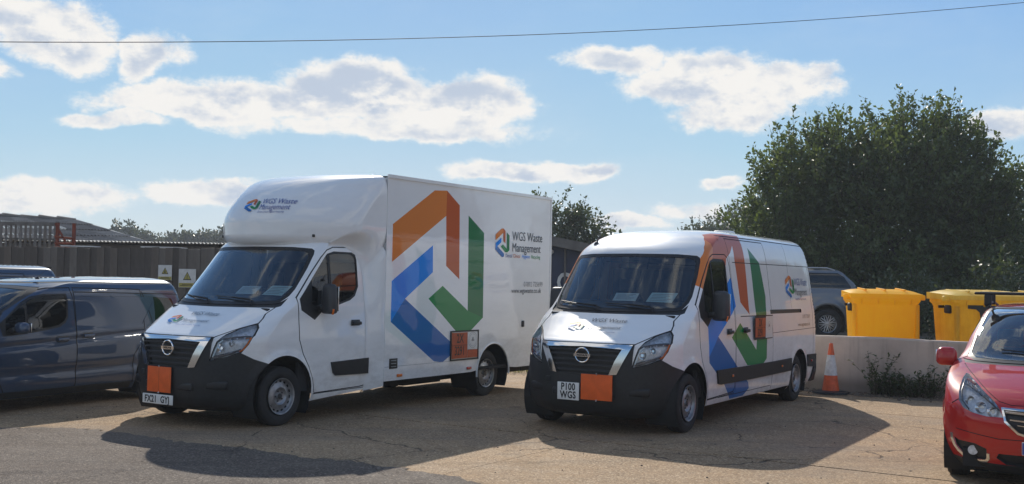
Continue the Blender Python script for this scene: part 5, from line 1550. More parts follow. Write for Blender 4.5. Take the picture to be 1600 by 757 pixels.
def bin_(loc, yaw, mt, lidm, label, dark=False, dome=0.0):
    """four-wheeled 1100 litre bin"""
    p = thing('wheelie_bin', loc, yaw, label, 'bin', 'large yellow four wheeled bins behind the wall')
    w, d = 1.20, .95
    V = []; F = []
    lv = [(.16, .86, .80), (.30, .92, .86), (1.05, .985, .97), (1.09, 1.0, 1.0), (1.14, 1.06, 1.07), (1.20, 1.06, 1.07)]
    rb = 6
    def ring(z, sx, sy, rad):
        out = []
        for cx, cy, a0 in ((1, 1, 0), (-1, 1, 90), (-1, -1, 180), (1, -1, 270)):
            for k in range(rb + 1):
                a = R(a0 + 90 * k / rb); out.append((cx * (sx * w / 2 - rad) + rad * math.cos(a), cy * (sy * d / 2 - rad) + rad * math.sin(a), z))
        return out
    for z, sx, sy in lv: V += ring(z, sx, sy, .07)
    n = 4 * (rb + 1)
    for i in range(len(lv) - 1):
        for k in range(n): F.append((i * n + k, i * n + (k + 1) % n, (i + 1) * n + (k + 1) % n, (i + 1) * n + k))
    F.append(tuple(range(n))[::-1])
    o = mesh('bin_body', V, F, mt, p, smooth=True); o.data.set_sharp_from_angle(angle=R(35))
    # lid: shallow dome with front lip and stiffening ribs
    V = []; F = []; nx, ny = 16, 12
    for j in range(ny + 1):
        for i in range(nx + 1):
            u, v = i / nx * 2 - 1, j / ny * 2 - 1
            h = .055 + (.05 + dome) * (1 - abs(u) ** 6) * (1 - abs(v) ** 4) + .045 * (v + 1) / 2
            V.append((u * w / 2 * 1.10, v * d / 2 * 1.10, 1.20 + h))
    for j in range(ny):
        for i in range(nx): F.append((j * (nx + 1) + i, j * (nx + 1) + i + 1, (j + 1) * (nx + 1) + i + 1, (j + 1) * (nx + 1) + i))
    bl = len(V)
    per = [i for i in range(nx + 1)] + [(j) * (nx + 1) + nx for j in range(1, ny + 1)] + [ny * (nx + 1) + i for i in range(nx - 1, -1, -1)] + [j * (nx + 1) for j in range(ny - 1, 0, -1)]
    for q in per: V.append((V[q][0], V[q][1], 1.185))
    for k in range(len(per)): F.append((per[k], per[(k + 1) % len(per)], bl + (k + 1) % len(per), bl + k))
    l = mesh('bin_lid', V, F, lidm, p, smooth=True); l.data.set_sharp_from_angle(angle=R(40))
    for k in (-.36, 0, .36): rbox('lid_rib', (.035, d * .86, .022), .008, lidm, p, (k, 0, 1.335), (R(1.6), 0, 0))
    for s_ in (-1, 1):
        rbox('lid_grip', (.13, .10, .09), .025, lidm, p, (s_ * (w / 2 + .09), -.28, 1.20))
        # trunnion arm and bracket at the sides
        m = MB(); m.tube([(s_ * w / 2, 0, 1.06), (s_ * (w / 2 + .09), 0, 1.06)], .025, 10); m.build('lifting_pin', 'plastic', p, True)
        rbox('lift_pocket', (.10, .16, .14), .03, 'plastic', p, (s_ * (w / 2 + .005), -.18, 1.02))
        rbox('corner_rib', (.07, .10, .85), .025, mt, p, (s_ * (w / 2 * .965), -d / 2 * .90, .66), (0, 0, 0))
    for k in (-.45, -.15, .15, .45): rbox('rim_bracket', (.018, .03, .09), .004, mt, p, (k, -d / 2 * 1.06, 1.12))
    rbox('hinge', (1.1, .06, .06), .02, lidm, p, (0, d / 2 * 1.1, 1.20))
    if dark:
        pts = [(-.42, 1.04), (-.28, 1.03), (-.22, .98), (-.20, .86), (-.17, .80), (.03, .80), (.07, .86), (.09, .97), (.14, 1.02), (.28, 1.04), (.28, 1.10), (-.42, 1.10)]
        V = [(x, -d / 2 * (1.004 + .0 * z) - .004, z) for x, z in pts] + [(x, -d / 2 * .90, z) for x, z in pts]; n = len(pts)
        E = [(i, (i + 1) % n) for i in range(n)]
        rv, _, rf, _, _, _ = delaunay_2d_cdt([Vector(q) for q in pts], E, [], 1, 1e-5)
        mesh('lift_comb_pocket', [(v.x, -d / 2 * 1.0 - .006, v.y) for v in rv], rf, 'plastic', p)
    for x in (-.42, .42):
        for y in (-.32, .32):
            m = MB(); m.lathe([(-.022, .04), (-.025, .09), (-.015, .10), (.015, .10), (.025, .09), (.022, .04)], 'Y', 20, (x, y, .10)); c = m.build('castor', 'rubber', p, True)
            m = MB(); m.box((x, y, .175), (.10, .09, .03)); m.box((x, y - .04, .13), (.03, .008, .10)); m.box((x, y + .04, .13), (.03, .008, .10)); m.build('castor_fork', 'steel', p)
    return p


# ------------------------------------------------------------------ plants
def leaf_mesh(P, Dir, Nrm, L, W):
    """P positions, Dir leaf axis, Nrm leaf normal -> rhombs folded along the middle"""
    Dir = Dir / np.linalg.norm(Dir, axis=1, keepdims=True)
    Sd = np.cross(Dir, Nrm); Sd /= np.maximum(np.linalg.norm(Sd, axis=1, keepdims=True), 1e-6)
    Up = np.cross(Sd, Dir)
    n = len(P); L = L[:, None]; W = W[:, None]
    V = np.stack([P, P + Dir * L * .5 + Sd * W * .5 + Up * W * .2, P + Dir * L, P + Dir * L * .5 - Sd * W * .5 + Up * W * .2], 1).reshape(-1, 3)
    i = np.arange(n) * 4
    F = np.concatenate([np.stack([i, i + 1, i + 2], 1), np.stack([i, i + 2, i + 3], 1)])
    return V, F


def np_mesh(name, V, F, mat, parent=None):
    me = bpy.data.meshes.new(name)
    me.vertices.add(len(V)); me.vertices.foreach_set('co', np.asarray(V, np.float32).ravel())
    me.loops.add(len(F) * 3); me.loops.foreach_set('vertex_index', np.asarray(F, np.int32).ravel())
    me.polygons.add(len(F)); me.polygons.foreach_set('loop_start', np.arange(0, len(F) * 3, 3, dtype=np.int32))
    me.update(); me.validate()
    return link(name, me, parent, mat)


def rnd_dir(n): v = RNG.normal(size=(n, 3)); return v / np.linalg.norm(v, axis=1, keepdims=True)


def foliage(blobs, n, leaf, clump=.28, per=28, shoots=0, shoot_len=.8, zmin=0.05, surf=.45):
    """leaves gathered in clumps through a union of ellipsoids, with loose shoots breaking the outline"""
    B = np.array(blobs, float); vol = B[:, 3] * B[:, 4] * B[:, 5]; pr = vol ** .75; pr /= pr.sum()
    nc = max(8, n // per); b = RNG.choice(len(B), nc, p=pr); d = rnd_dir(nc)
    rad = RNG.random(nc) ** surf
    C = B[b, :3] + d * B[b, 3:6] * rad[:, None]
    keep = C[:, 2] > zmin; C = C[keep]; d = d[keep]; nc = len(C)
    k = RNG.integers(0, nc, n); sz = RNG.uniform(.6, 1.4, nc)
    P = C[k] + RNG.normal(size=(n, 3)) * clump * sz[k][:, None] * (1, 1, .75)
    Dv = rnd_dir(n) + d[k] * .7 + (0, 0, -.15); Nn = rnd_dir(n) + (0, 0, .8)
    PP = [P]; DD = [Dv]; NN = [Nn]; stems = []
    if shoots:
        b = RNG.choice(len(B), shoots, p=pr); dd = rnd_dir(shoots); dd[:, 2] = np.abs(dd[:, 2]) * .9 + .12; dd /= np.linalg.norm(dd, axis=1, keepdims=True)
        S0 = B[b, :3] + dd * B[b, 3:6] * .93
        for i in range(shoots):
            # only shoots that start on the outside of the whole crown
            q = ((S0[i] - B[:, :3]) / B[:, 3:6]); 
            if ((q ** 2).sum(1) < .72).any(): continue
            L = RNG.uniform(.35, 1.0) * shoot_len; dr = dd[i] * .7 + np.array([0, 0, .75]) + RNG.normal(size=3) * .22; dr /= np.linalg.norm(dr)
            m = int(L / leaf * 4.2) + 4; t = np.linspace(.0, 1, m)[:, None]
            bend = RNG.normal(size=3) * .12
            path = S0[i] + dr * L * t + bend * L * t * t
            PP.append(path + RNG.normal(size=(m, 3)) * leaf * .35); DD.append(dr * .6 + rnd_dir(m)); NN.append(rnd_dir(m) + (0, 0, .5)); stems.append((path[0], path[-1]))
    P = np.concatenate(PP); Dv = np.concatenate(DD); Nn = np.concatenate(NN)
    ok = P[:, 2] > zmin; P, Dv, Nn = P[ok], Dv[ok], Nn[ok]
    L = leaf * RNG.uniform(.6, 1.35, len(P)); W = L * RNG.uniform(.42, .62, len(P))
    return leaf_mesh(P, Dv, Nn, L, W), stems, C


def tree(name, loc, blobs, n, leaf, label, cat, mat='leaf', trunks=((0, 0),), tr=.16, group=None, shoots=0, shoot_len=.8, clump=.28, limbs=14, surf=.45, per=28):
    p = thing(name, loc, 0, label, cat, group)
    (V, F), stems, C = foliage(blobs, n, leaf, clump, per, shoots, shoot_len, surf=surf)
    np_mesh('crown', V, F, mat, p)
    B = np.array(blobs); top = B[:, 2].mean()
    m = MB()
    for (tx, ty) in trunks:
        q = C[RNG.integers(0, len(C), limbs)]
        h = B[:, 2].min() * .6 + .3
        m.tube([(tx, ty, -.1), (tx * 1.02 + .03, ty, h * .5), (tx * 1.1, ty + .05, h)], tr, 10, tr * .7)
        for c in q:
            b0 = Vector((tx * 1.1, ty + .05, h * random.uniform(.75, 1))); e = Vector(c); mid = b0.lerp(e, .5) + Vector((random.gauss(0, .15), random.gauss(0, .15), random.uniform(.0, .35)))
            m.tube([b0, mid, e], tr * .42, 6, tr * .07)
    for a, b in stems: m.tube([tuple(a), tuple((a + b) / 2), tuple(b)], .012, 3, .004)
    m.build('trunk', 'bark', p, True)
    return p


def trees():
    big = [(.5, 0, 3.2, 3.2, 2.7, 2.8), (-1.75, -.3, 4.0, 1.5, 1.7, 1.9), (-.7, 0, 4.7, 1.5, 1.5, 1.5), (1.7, 0, 4.6, 2.0, 1.9, 2.0), (.9, 0, 5.3, 1.3, 1.2, 1.15), (-2.7, -.4, 2.4, 1.45, 1.6, 1.8), (3.0, .1, 3.6, 1.35, 1.7, 2.3), (3.4, 0, 2.6, 1.3, 1.8, 2.2), (.3, -.5, 1.4, 3.8, 2.4, 1.6), (-3.35, 0, 1.6, 1.0, 1.2, 1.5), (-2.4, 0, 4.5, .7, .8, .8), (2.3, 0, 5.5, .8, .8, .8)]
    wt = tree('willow_tree', (11.1, 34, .3), big, 88000, .15, 'very large dark green bushy tree behind the yellow bins', 'tree', 'leaf', ((-.8, 0), (.7, .2), (1.6, -.2)), .17, 'trees around the yard', shoots=1700, shoot_len=1.25, clump=.22, limbs=16, per=34)
    right_trees(wt)
    tree('hedge_tree', (16.6, 38, .3), [(0, 0, 2.8, 2.4, 2, 2.6), (2.2, 0, 3.2, 2.2, 2, 2.6), (-.9, 0, 1.3, 1.8, 1.6, 1.5), (4.5, 1, 3, 2.5, 2, 2.6)], 26000, .17, 'yellowish green tree at the right edge beside the very large dark tree', 'tree', 'weed', ((0, 0), (2, 0)), .13, 'trees around the yard', shoots=160, shoot_len=.8)
    tree('shrub', (12.2, 26, .38), [(0, 0, .9, 1.9, .9, 1.1), (2.6, .3, 1.0, 1.9, .9, 1.2), (-2, 1.5, .8, 1.2, .8, .9)], 15000, .11, 'dark scrubby bushes directly behind the bins, under the very large tree', 'bush', 'leaf2', ((0, 0), (2, 0)), .05, None, shoots=60, shoot_len=.5, clump=.2)
    tree('field_maple', (2.3, 45, 0), [(0, 0, 3.2, 1.35, 1.3, 1.35), (-1.4, 0, 3.5, 1.3, 1.2, 1.5), (.9, 0, 3.2, 1.1, 1, 1.15), (1.5, 0, 2.5, .8, .8, .9), (-.5, 0, 4.4, .7, .7, .7), (.4, 0, 4.2, .6, .6, .6), (-3, 0, 3.3, 1.5, 1.3, 1.6)], 15000, .17, 'dark tree rising behind the navy shed, between the two white vans', 'tree', 'leaf2', ((-.6, 0), (.6, 0)), .12, 'trees around the yard', shoots=120, shoot_len=.8, clump=.22, surf=.6)
    for (x, y, s, lab) in ((15.6, 90, 1.0, 'small distant tree left of the very large dark tree'), (19.5, 92, 1.3, 'distant rounded tree touching the very large dark tree'), (12.9, 88, .72, 'tiny distant tree just above the roof of the lower white van')):
        tree('distant_tree', (x, y, 0), [(0, 0, 4.2 * s, 2.0 * s, 1.6, 2.1 * s), (1.9 * s, 0, 4.8 * s, 1.7 * s, 1.4, 1.9 * s), (-1.4 * s, 0, 3.6 * s, 1.4 * s, 1.3, 1.5 * s)], 7000, .30, lab, 'tree', 'leaf_far', ((0, 0),), .2, 'distant trees on the skyline', clump=.35, shoots=40, shoot_len=1.2)
    far = [(-53.5, 150, 1.05, 'rounded oak on the left skyline, nearest the pitched roof'), (-49.6, 152, .82, 'low tree on the left skyline, right of the rounded oak'), (-45.8, 150, .90, 'middle tree of the left skyline row'), (-42.2, 151, .98, 'broad tree on the left skyline just left of the cab pod'), (-38.4, 150, 1.05, 'tree on the left skyline half hidden by the cab pod')]
    for x, y, s, lab in far:
        tree('skyline_tree', (x, y, 0), [(0, 0, 6.0 * s, 2.4 * s, 2, 2.3 * s), (1.8 * s, 0, 5.2 * s, 2.2 * s, 2, 2.0 * s), (-1.7 * s, 0, 5.0 * s, 2.0 * s, 2, 2.0 * s), (0, 0, 3.0, 3.2, 1.5, 2.4)], 9500, .55, lab, 'tree', 'leaf_far', ((0, 0),), .25, 'distant trees on the skyline', clump=.38, surf=.6)


def right_trees(src):
    # bushy trees added out of view on the right for the van flanks to mirror
    for k, (x, y, a, sc) in enumerate(((25.5, 33, 1.2, .95), (31, 25, 2.6, 1.05), (34, 16, 4.0, .9), (36, 7, 5.3, 1.0))):
        c = copy_tree(src); c.location = (x, y, .1); c.rotation_euler = (0, 0, a); c.scale = (sc, sc, sc * .85)
        c['label'] = ('added bushy tree just outside the right edge, next to the very large one', 'second added bushy tree on the right, out of view', 'third added bushy tree on the right, out of view', 'added bushy tree level with the camera on the right, out of view')[k]
        c.name = 'added_tree'


def weeds():
    n = Vector((-WD.y, WD.x, 0))
    spots = [(4.62, .26, .66, 'tall leafy weed at the foot of the concrete wall, right of the traffic cone'), (4.85, .34, .42, 'bushy weed in the middle of the clump against the wall'), (5.42, .26, .56, 'leaning weed at the right of the clump against the wall'), (5.12, .34, .34, 'low weed between the bushy and the leaning one')]
    for s, w, h, lab in spots:
        p = W0 + WD * s - n * .16
        t = thing('weed', p, 0, lab, 'weed', 'weeds growing along the foot of the wall')
        PP = []; DD = []; NN = []; m = MB()
        for k in range(int(46 * w / .5)):
            b = np.array([random.gauss(0, w * .28), random.gauss(0, .05), 0]); hh = h * random.uniform(.35, 1.15); d = np.array([random.gauss(0, .30), random.gauss(-.05, .15), 1.0]); d /= np.linalg.norm(d)
            q = int(hh / .028) + 3; tt = np.linspace(.08, 1, q)[:, None]; bend = np.array([random.gauss(0, .2), random.gauss(-.08, .1), -.05]); path = b + d * hh * tt + bend * hh * tt ** 2
            PP.append(path + RNG.normal(size=(q, 3)) * .012); DD.append(rnd_dir(q) * (1, 1, .5) + d * .35); NN.append(rnd_dir(q) * .5 + (0, 0, 1)); m.tube([tuple(b), tuple(path[q // 2]), tuple(path[-1])], .0035, 4, .0015)
        P = np.concatenate(PP); L = RNG.uniform(.035, .095, len(P)); V, F = leaf_mesh(P, np.concatenate(DD), np.concatenate(NN), L, L * .5)
        # keep it in front of the wall face
        ca, sa = n.x, n.y; dist = V[:, 0] * ca + V[:, 1] * sa; over = np.clip(dist - .14, 0, None); V[:, 0] -= over * ca; V[:, 1] -= over * sa
        np_mesh('leaves', V, F, 'weed', t); m.build('stem', 'bark', t)


def grass_patch(name, x0, x1, y0, y1, n, h, label, cut=None):
    x = RNG.uniform(x0, x1, n); y = RNG.uniform(y0, y1, n)
    z0 = np.zeros(n); P = np.stack([x, y, z0], 1)
    if cut is not None: P = P[cut(P)]; n = len(P)
    d = RNG.normal(size=(n, 3)) * .35; d[:, 2] = 1; L = h * RNG.uniform(.3, 1.2, n) * (.5 + .9 * RNG.random(n)); V, F = leaf_mesh(P, d, rnd_dir(n), L, L * .09 + .006)
    o = np_mesh(name, V, F, 'grass'); tag(o, label, 'grass', kind='stuff'); return o


# ------------------------------------------------------------------ fence, signs, buildings
def fence():
    x0, y0, x1, y1 = -13.2, 25.3, -1.2, 23.0
    L = math.hypot(x1 - x0, y1 - y0); yaw = math.atan2(y1 - y0, x1 - x0)
    p = thing('board_fence', (x0, y0, 0), yaw, 'tall dark fence of weathered vertical boards behind the blue vans', 'fence')
    V = []; 
    meshes = []
    for k in range(6):
        w, th = .176, .022; zt = 1.0
        warp = random.uniform(-.006, .006)
        Vv = [(0, 0, 0), (w, warp, 0), (w, warp + th, 0), (0, th, 0), (0, 0, zt), (w, -warp, zt + random.uniform(-.004, .004)), (w, -warp + th, zt), (0, th, zt)]
        me = bpy.data.meshes.new('fence_board'); me.from_pydata(Vv, [], [(0, 1, 5, 4), (1, 2, 6, 5), (2, 3, 7, 6), (3, 0, 4, 7), (4, 5, 6, 7), (3, 2, 1, 0)]); me.materials.append(M[('wood', 'wood2', 'wood3', 'wood2', 'wood', 'wood2')[k]]); meshes.append(me)
    x = 0; i = 0
    while x < L:
        o = bpy.data.objects.new('fence_board', random.choice(meshes)); COL.objects.link(o); o.parent = p
        o.location = (x, random.uniform(-.008, .008) - (.022 if i % 2 else 0), .03); o.scale = (1, 1, 2.26 + .06 * x / L + random.uniform(-.02, .02)); o.rotation_euler = (random.uniform(-.004, .004), random.uniform(-.006, .006), 0)
        x += .168; i += 1
    for z in (.5, 1.3, 2.1):
        m = MB(); m.box((L / 2, .05, z), (L, .045, .09)); m.build('fence_rail', 'wood2', p)
    for k in range(6):
        m = MB(); m.box((k * 2.4 + .1, .11, 1.15), (.10, .10, 2.3)); m.build('fence_post', 'wood2', p)

    def on(xw): f = (xw - x0) / (x1 - x0); return Vector((xw, y0 + (y1 - y0) * f, 0))
    # warning signs
    def sign(name, xa, xb, z0, z1, tri, label, green):
        a = on((xa + xb) / 2); t = thing(name, (a.x, a.y, 0), yaw, label, 'sign', 'warning signs on the board fence')
        w, h = (xb - xa), (z1 - z0); y = -.058
        rbox('sign_plate', (w, .004, h), .0, 'sign_white', t, (0, y, (z0 + z1) / 2))
        s = w * .25; cz = z0 + h * .60
        def tri_(k, m_, yy):
            V = [(-s * k, yy, cz - s * .8 * k), (s * k, yy, cz - s * .8 * k), (0, yy, cz + s * 1.0 * k)]; return mesh('triangle', V, [(0, 1, 2)], m_, t)
        tri_(1.0, 'black', y - .004); tri_(.76, 'sign_yellow' if not green else 'sign_white', y - .0055)
        m = MB()
        if tri == 'figure':
            m.box((0, y - .007, cz - s * .30), (s * .5, .001, s * .28)); m.box((0, y - .007, cz + .0), (s * .22, .001, s * .42)); m.box((-s * .1, y - .007, cz + s * .32), (s * .2, .001, s * .16))
        else:
            m.box((0, y - .007, cz + s * .02), (s * .14, .001, s * .62)); m.box((0, y - .007, cz - s * .52), (s * .16, .001, s * .14))
        m.build('pictogram', 'black', t)
        m = MB(); m.box((0, y - .004, z0 + h * .13), (w * .96, .001, h * .22)); m.build('caption_band', 'sign_yellow', t)
        m = MB()
        for q in range(2): m.box((0, y - .0055, z0 + h * (.10 + .07 * q)), (w * (.8 - .2 * q), .001, h * .03))
        m.build('caption_lines', 'black', t)
    sign('warning_sign', -7.89, -7.56, 1.60, 1.94, 'figure', 'left and narrower of the two white warning signs on the fence', False)
    sign('warning_sign', -7.40, -6.99, 1.45, 1.86, 'mark', 'right and wider of the two white warning signs on the fence', False)
    # slatted steel cage standing behind the fence
    c = thing('slatted_cage', (-13.9, 27.2, 0), 0, 'slatted timber stillage with rusty red posts showing above the fence at far left', 'stillage')
    m = MB(); m.box((1.0, 0, 2.93), (2.95, .10, .09)); m.build('top_beam', 'slat', c)
    m = MB(); m.box((1.0, 0, 2.55), (2.95, .05, .05)); m.build('middle_rail', 'slat', c)
    for k in range(24):
        up = random.uniform(.0, .04)
        m = MB(); m.box((-.40 + .123 * k, -.05, 2.45 + up), (random.uniform(.045, .07), .02, .90)); m.build('cage_slat', random.choice(['slat', 'wood3', 'slat']), c)
    for xx in (.55, 2.45):
        m = MB(); m.box((xx, .03, 1.50), (.08, .08, 3.0)); m.build('cage_post', 'slat', c)
    for xx in (2.40 + .02, 2.83):
        m = MB(); m.box((xx + .08, -.06, 1.48), (.07, .07, 2.98 if xx < 2.6 else 2.96)); m.build('rusty_post', 'rust', c)
    for a, b in (((2.45, 2.95), (2.72, 2.50)), ((2.45, 2.62), (2.90, 2.58)), ((2.45, 2.46), (2.90, 2.46)), ((2.45, 2.36), (2.9, 2.34))):
        m = MB(); m.tube([(a[0], -.10, a[1]), (b[0], -.10, b[1])], .028, 6); m.build('cage_brace', 'rust', c)
    # timber sheet lying on something behind the fence
    for (xx, w_, z_, lab) in ((-10.35, .75, 2.36, 'left of two pale sheets lying level just above the fence top'), (-8.35, .95, 2.37, 'right of two pale sheets lying level just above the fence top')):
        rb = rbox('flat_sheet', (w_, .6, .03), .0, 'sign_white', None, (xx, 26.0, z_), (0, random.uniform(-.01, .01), .05)); tag(rb, lab, 'sheet', 'pale sheets behind the fence')
        st = thing('sheet_stack', (xx, 26.0, 0), .05, ('stack of dark timber under the %s pale sheet behind the fence' % lab.split()[0]), 'timber stack', 'timber stacks behind the fence')
        for k in range(9):
            m = MB(); m.box((random.uniform(-.03, .03), 0, .13 + .26 * k), (w_ * .95, .5, .235)); m.build('timber', random.choice(['wood', 'wood2']), st)


def corrugated(w, l, n, amp):
    V = []; F = []
    k = n * 4
    for i in range(k + 1):
        x = w * i / k; z = amp * math.cos(2 * PI * i / 4); V += [(x, 0, z), (x, l, z)]
    for i in range(k): F.append((2 * i, 2 * i + 2, 2 * i + 3, 2 * i + 1))
    return V, F


def buildings():
    # low pitched shed on the left
    R1 = Vector((-20.2, 50, 4.08)); R0 = Vector((-30.5, 50.4, 4.52)); E1_ = Vector((-14.0, 42, 2.85)); E0 = Vector((-27.5, 40.5, 2.80))
    p = thing('old_shed', (-20, 45, 0), 0, 'old shed with a shallow sagging corrugated roof beyond the fence at left', 'building')
    loc = Vector((-20, 45, 0))
    nx, ny = 13, 4
    def q(u, v): return (E0.lerp(E1_, u)).lerp(R0.lerp(R1, u), v) - loc
    for j in range(ny):
        for i in range(nx):
            u0, u1 = i / nx, (i + 1) / nx; v0, v1 = j / ny - .012, (j + 1) / ny + .012
            V = []; F = []; K = 14; lift = .03 * (ny - j) * 0 + random.uniform(0, .02) + j * .0
            for k in range(K + 1):
                u = u0 + (u1 - u0) * k / K; z = .035 * math.cos(k * PI)
                for v, dz in ((v0, .05), (v1, .0)):
                    P = q(u, v); V.append((P.x, P.y, P.z + z + dz + lift))
            for k in range(K): F.append((2 * k, 2 * k + 2, 2 * k + 3, 2 * k + 1))
            mt = 'roofwhite' if (i, j) in ((9, 2), (10, 2)) else random.choice(['roof', 'roof', 'roof2'])
            mesh('roof_sheet', V, F, mt, p)
    # lumpy ridge capping
    for i in range(12):
        a, b = q(i / 12, 1), q((i + 1) / 12, 1); m = MB(); m.tube([a + Vector((0, 0, .02 + random.uniform(0, .05))), b + Vector((0, 0, .03))], .13, 8, .09); m.build('ridge_cap', 'roof', p, True)
    # verge board, pale
    a, b = q(1, 1), q(1, 0); m = MB(); m.tube([a + Vector((.05, 0, .03)), b + Vector((.05, 0, .03))], .045, 6); m.build('verge_board', 'roofwhite', p)
    # walls
    e0, e1, r1 = q(0, 0), q(1, 0), q(1, 1); back = Vector((r1.x + 5.5, r1.y + 7, 2.7))
    V = [(e0.x, e0.y + .3, 0), (e1.x - .2, e1.y + .3, 0), (e1.x - .2, e1.y + .3, e1.z - .12), (e0.x, e0.y + .3, e0.z - .12)]
    mesh('front_wall', V, [(0, 1, 2, 3)], 'brick', p)
    V = [(e1.x - .2, e1.y + .3, 0), (r1.x - .2, r1.y + 7, 0), (r1.x - .2, r1.y + 7, e1.z), (r1.x - .2, r1.y, r1.z - .1), (e1.x - .2, e1.y + .3, e1.z - .12)]
    mesh('gable_wall', V, [(0, 1, 2, 3, 4)], 'brick', p)
    for s in range(5):
        x = e0.x + (e1.x - e0.x) * (s + .6) / 5.4; y = e0.y + (e1.y - e0.y) * (s + .6) / 5.4 + .26
        m = MB(); m.box((x, y, 1.5), (1.0, .06, .9)); f = m.build('window', 'wood3', p); m = MB(); m.box((x, y - .035, 1.5), (.86, .02, .76)); m.build('pane', 'tint', f)
    # long low shed with corrugated eaves right of it
    p2 = thing('long_shed', (-16, 33, 0), 0, 'low long shed whose pale corrugated eaves peek over the fence left of the cab', 'building')
    for k in range(13):
        V, F = corrugated(1.02, 5.0, 9, .022)
        sy, cy = math.sin(-.03), math.cos(-.03)
        V = [(x + k * 1.0, y * cy, 2.69 + z + y * sy + .002 * (k % 2)) for x, y, z in V]; V2 = [(x, y, z - .014) for x, y, z in V]
        n = len(V); K = (n // 2)
        Fs = F + [(f[3] + n, f[2] + n, f[1] + n, f[0] + n) for f in F] + [(2 * i, 2 * i + n, 2 * i + 2 + n, 2 * i + 2) for i in range(K - 1)]
        mesh('roof_sheet', V + V2, Fs, 'roofwhite', p2)
    m = MB(); m.box((6.5, 2.6, 1.30), (12.8, 4.6, 2.60)); m.build('shed_wall', 'wood2', p2)
    m = MB(); m.box((8.25, -.08, 2.74), (.12, .12, .16)); m.build('gutter_bracket', 'black', p2)
    # navy shed between the vans
    p3 = thing('navy_shed', (1.02, 28, 0), 0, 'navy shed with sloping grey fascia and white letters, between the two white vans', 'building')
    k = -.181
    def zt(x): return 2.885 + k * x
    xs = [-4.6 + .92 * i for i in range(13)]
    for i in range(12):
        xa, xb = xs[i] + .004, xs[i + 1] - .004; V = [(xa, 0, 0), (xb, 0, 0), (xb, 0, zt(xb) - .21), (xa, 0, zt(xa) - .21), (xa, .04, 0), (xb, .04, 0), (xb, .04, zt(xb) - .21), (xa, .04, zt(xa) - .21)]
        mesh('wall_panel', V, [(0, 1, 2, 3), (5, 4, 7, 6), (1, 5, 6, 2), (4, 0, 3, 7)], 'navy', p3)
        m = MB(); m.box((xs[i], -.012, (zt(xs[i]) - .21) / 2), (.035, .03, zt(xs[i]) - .22)); m.build('cover_strip', 'navy' if i != 5 else 'fascia', p3)
    xa, xb = -4.7, 6.5
    V = [(xa, -.28, zt(xa) - .24), (xb, -.28, zt(xb) - .24), (xb, -.28, zt(xb)), (xa, -.28, zt(xa)), (xa, 6, zt(xa) - .24), (xb, 6, zt(xb) - .24), (xb, 6, zt(xb) + .02), (xa, 6, zt(xa) + .02)]
    mesh('roof', V, [(0, 1, 2, 3), (3, 2, 6, 7), (0, 4, 5, 1), (1, 5, 6, 2), (4, 0, 3, 7)], 'fascia', p3)
    V = [(xa, .04, 0), (xa, 6, 0), (xa, 6, zt(xa) - .3), (xa, .04, zt(xa) - .3), (xb, .04, 0), (xb, 6, 0), (xb, 6, zt(xb) - .3), (xb, .04, zt(xb) - .3)]
    mesh('side_wall', V, [(0, 1, 2, 3), (5, 4, 7, 6), (1, 5, 6, 2)], 'navy', p3)
    for ch, x, w in (('S', -.33, .8), ('O', .15, .78), ('G', .66, .78), ('M', 1.17, .78)):
        V, F = text2d(ch, .70, .018, 'LEFT', 1, w)
        mesh('letter', [(a + x, -.02, b + 1.47) for a, b in V], F, 'letters', p3)
    m = MB(); m.lathe([(0, .02), (.05, .05), (.12, .085), (.13, .001)], 'Y', 16); o = m.build('floodlight', 'letters', p3, True); o.location = (-.02, -.10, 2.42); o.rotation_euler = (R(35), 0, 0)
    for xx in (.36,):
        m = MB(); m.tube([(xx, -.05, .1), (xx, -.05, zt(xx) - .25)], .028, 8); m.build('downpipe', 'fascia', p3)


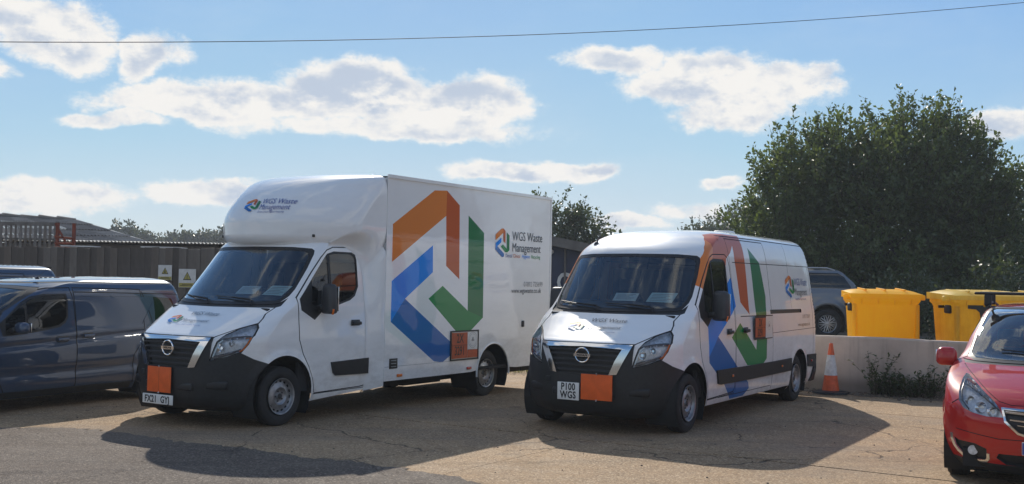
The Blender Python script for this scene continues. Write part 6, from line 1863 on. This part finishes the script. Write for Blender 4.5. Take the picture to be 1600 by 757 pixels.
def cable():
    m = MB(); pts = []
    A = Vector((-34, 4.5, 3.9)); pts_k = [(-22.0, 8.5, 3.95), (-7.67, 16, 5.18), (-.07, 20, 6.39), (11.35, 24, 8.26), (27, 29.5, 11.5)]
    P = np.array(pts_k); s = np.array([0, 1, 2, 3, 4.0]); fx = pchip(s, P[:, 0]); fy = pchip(s, P[:, 1]); fz = pchip(s, P[:, 2])
    c = [np.polyfit(s, P[:, i], 2) for i in range(3)]
    for t in np.linspace(0, 4, 60): pts.append(tuple(float(np.polyval(c[i], t)) for i in range(3)))
    m.tube(pts, .0065, 6); o = m.build('overhead_cable', 'wire', None); tag(o, 'single thin overhead cable crossing the whole sky', 'cable')


ground(); wall()
cone((5.24, 17.72, .012))
def haze():
    m, g, out = new_mat('haze_air')
    v = g.n('ShaderNodeVolumePrincipled')
    v.inputs['Color'].default_value = (.86, .92, 1.0, 1); v.inputs['Density'].default_value = HAZE; v.inputs['Anisotropy'].default_value = .2
    g.t.links.new(v.outputs[0], out.inputs['Volume'])
    x0, x1, y0, y1, z0, z1 = -230, 230, -60, 260, -1.12, 14
    mb = MB(); mb.box(((x0 + x1) / 2, (y0 + y1) / 2, (z0 + z1) / 2), (x1 - x0, y1 - y0, z1 - z0))
    o = mb.build('haze', m); tag(o, kind='stuff')
HAZE = .0009
# ------------------------------------------------------------------ place everything
panel_van((1.283, 13.3594, 0), -2.1139)
box_van((-3.5071, 13.3098, 0), -2.1367)
bv = blue_van((-7.25, 13.31, 0), -2.083)
b2 = copy_tree(bv); b2.location = (-11.05, 18.1, .17); b2.rotation_euler = (0, 0, -2.083)
b2['label'] = 'farther dark blue van, only its roof showing above the nearer blue van'
red_car((4.99, 10.03, 0), -2.032)
silver_suv((5.43, 28.9, .38), PI)
fence(); buildings(); trees(); weeds(); cable()
b1 = bin_((6.47, 18.95, .38), R(-8), 'bin', 'bin', 'bright orange yellow wheelie bin, leftmost of the three on the raised ground')
b1.scale = (.90, .95, 1)
bin_((7.95, 18.45, .38), R(4), 'bin2', 'binlid2', 'faded yellow wheelie bin with a dark lifting pocket, middle of the three', True, .02)
bin_((9.25, 18.6, .38), R(-3), 'bin2', 'binlid2', 'faded yellow wheelie bin behind the red car, rightmost of the three')
grass_patch('verge_grass', -2.6, 3.0, 20.3, 27.5, 9000, .22, 'dry grass verge seen under and between the white vans')
haze()
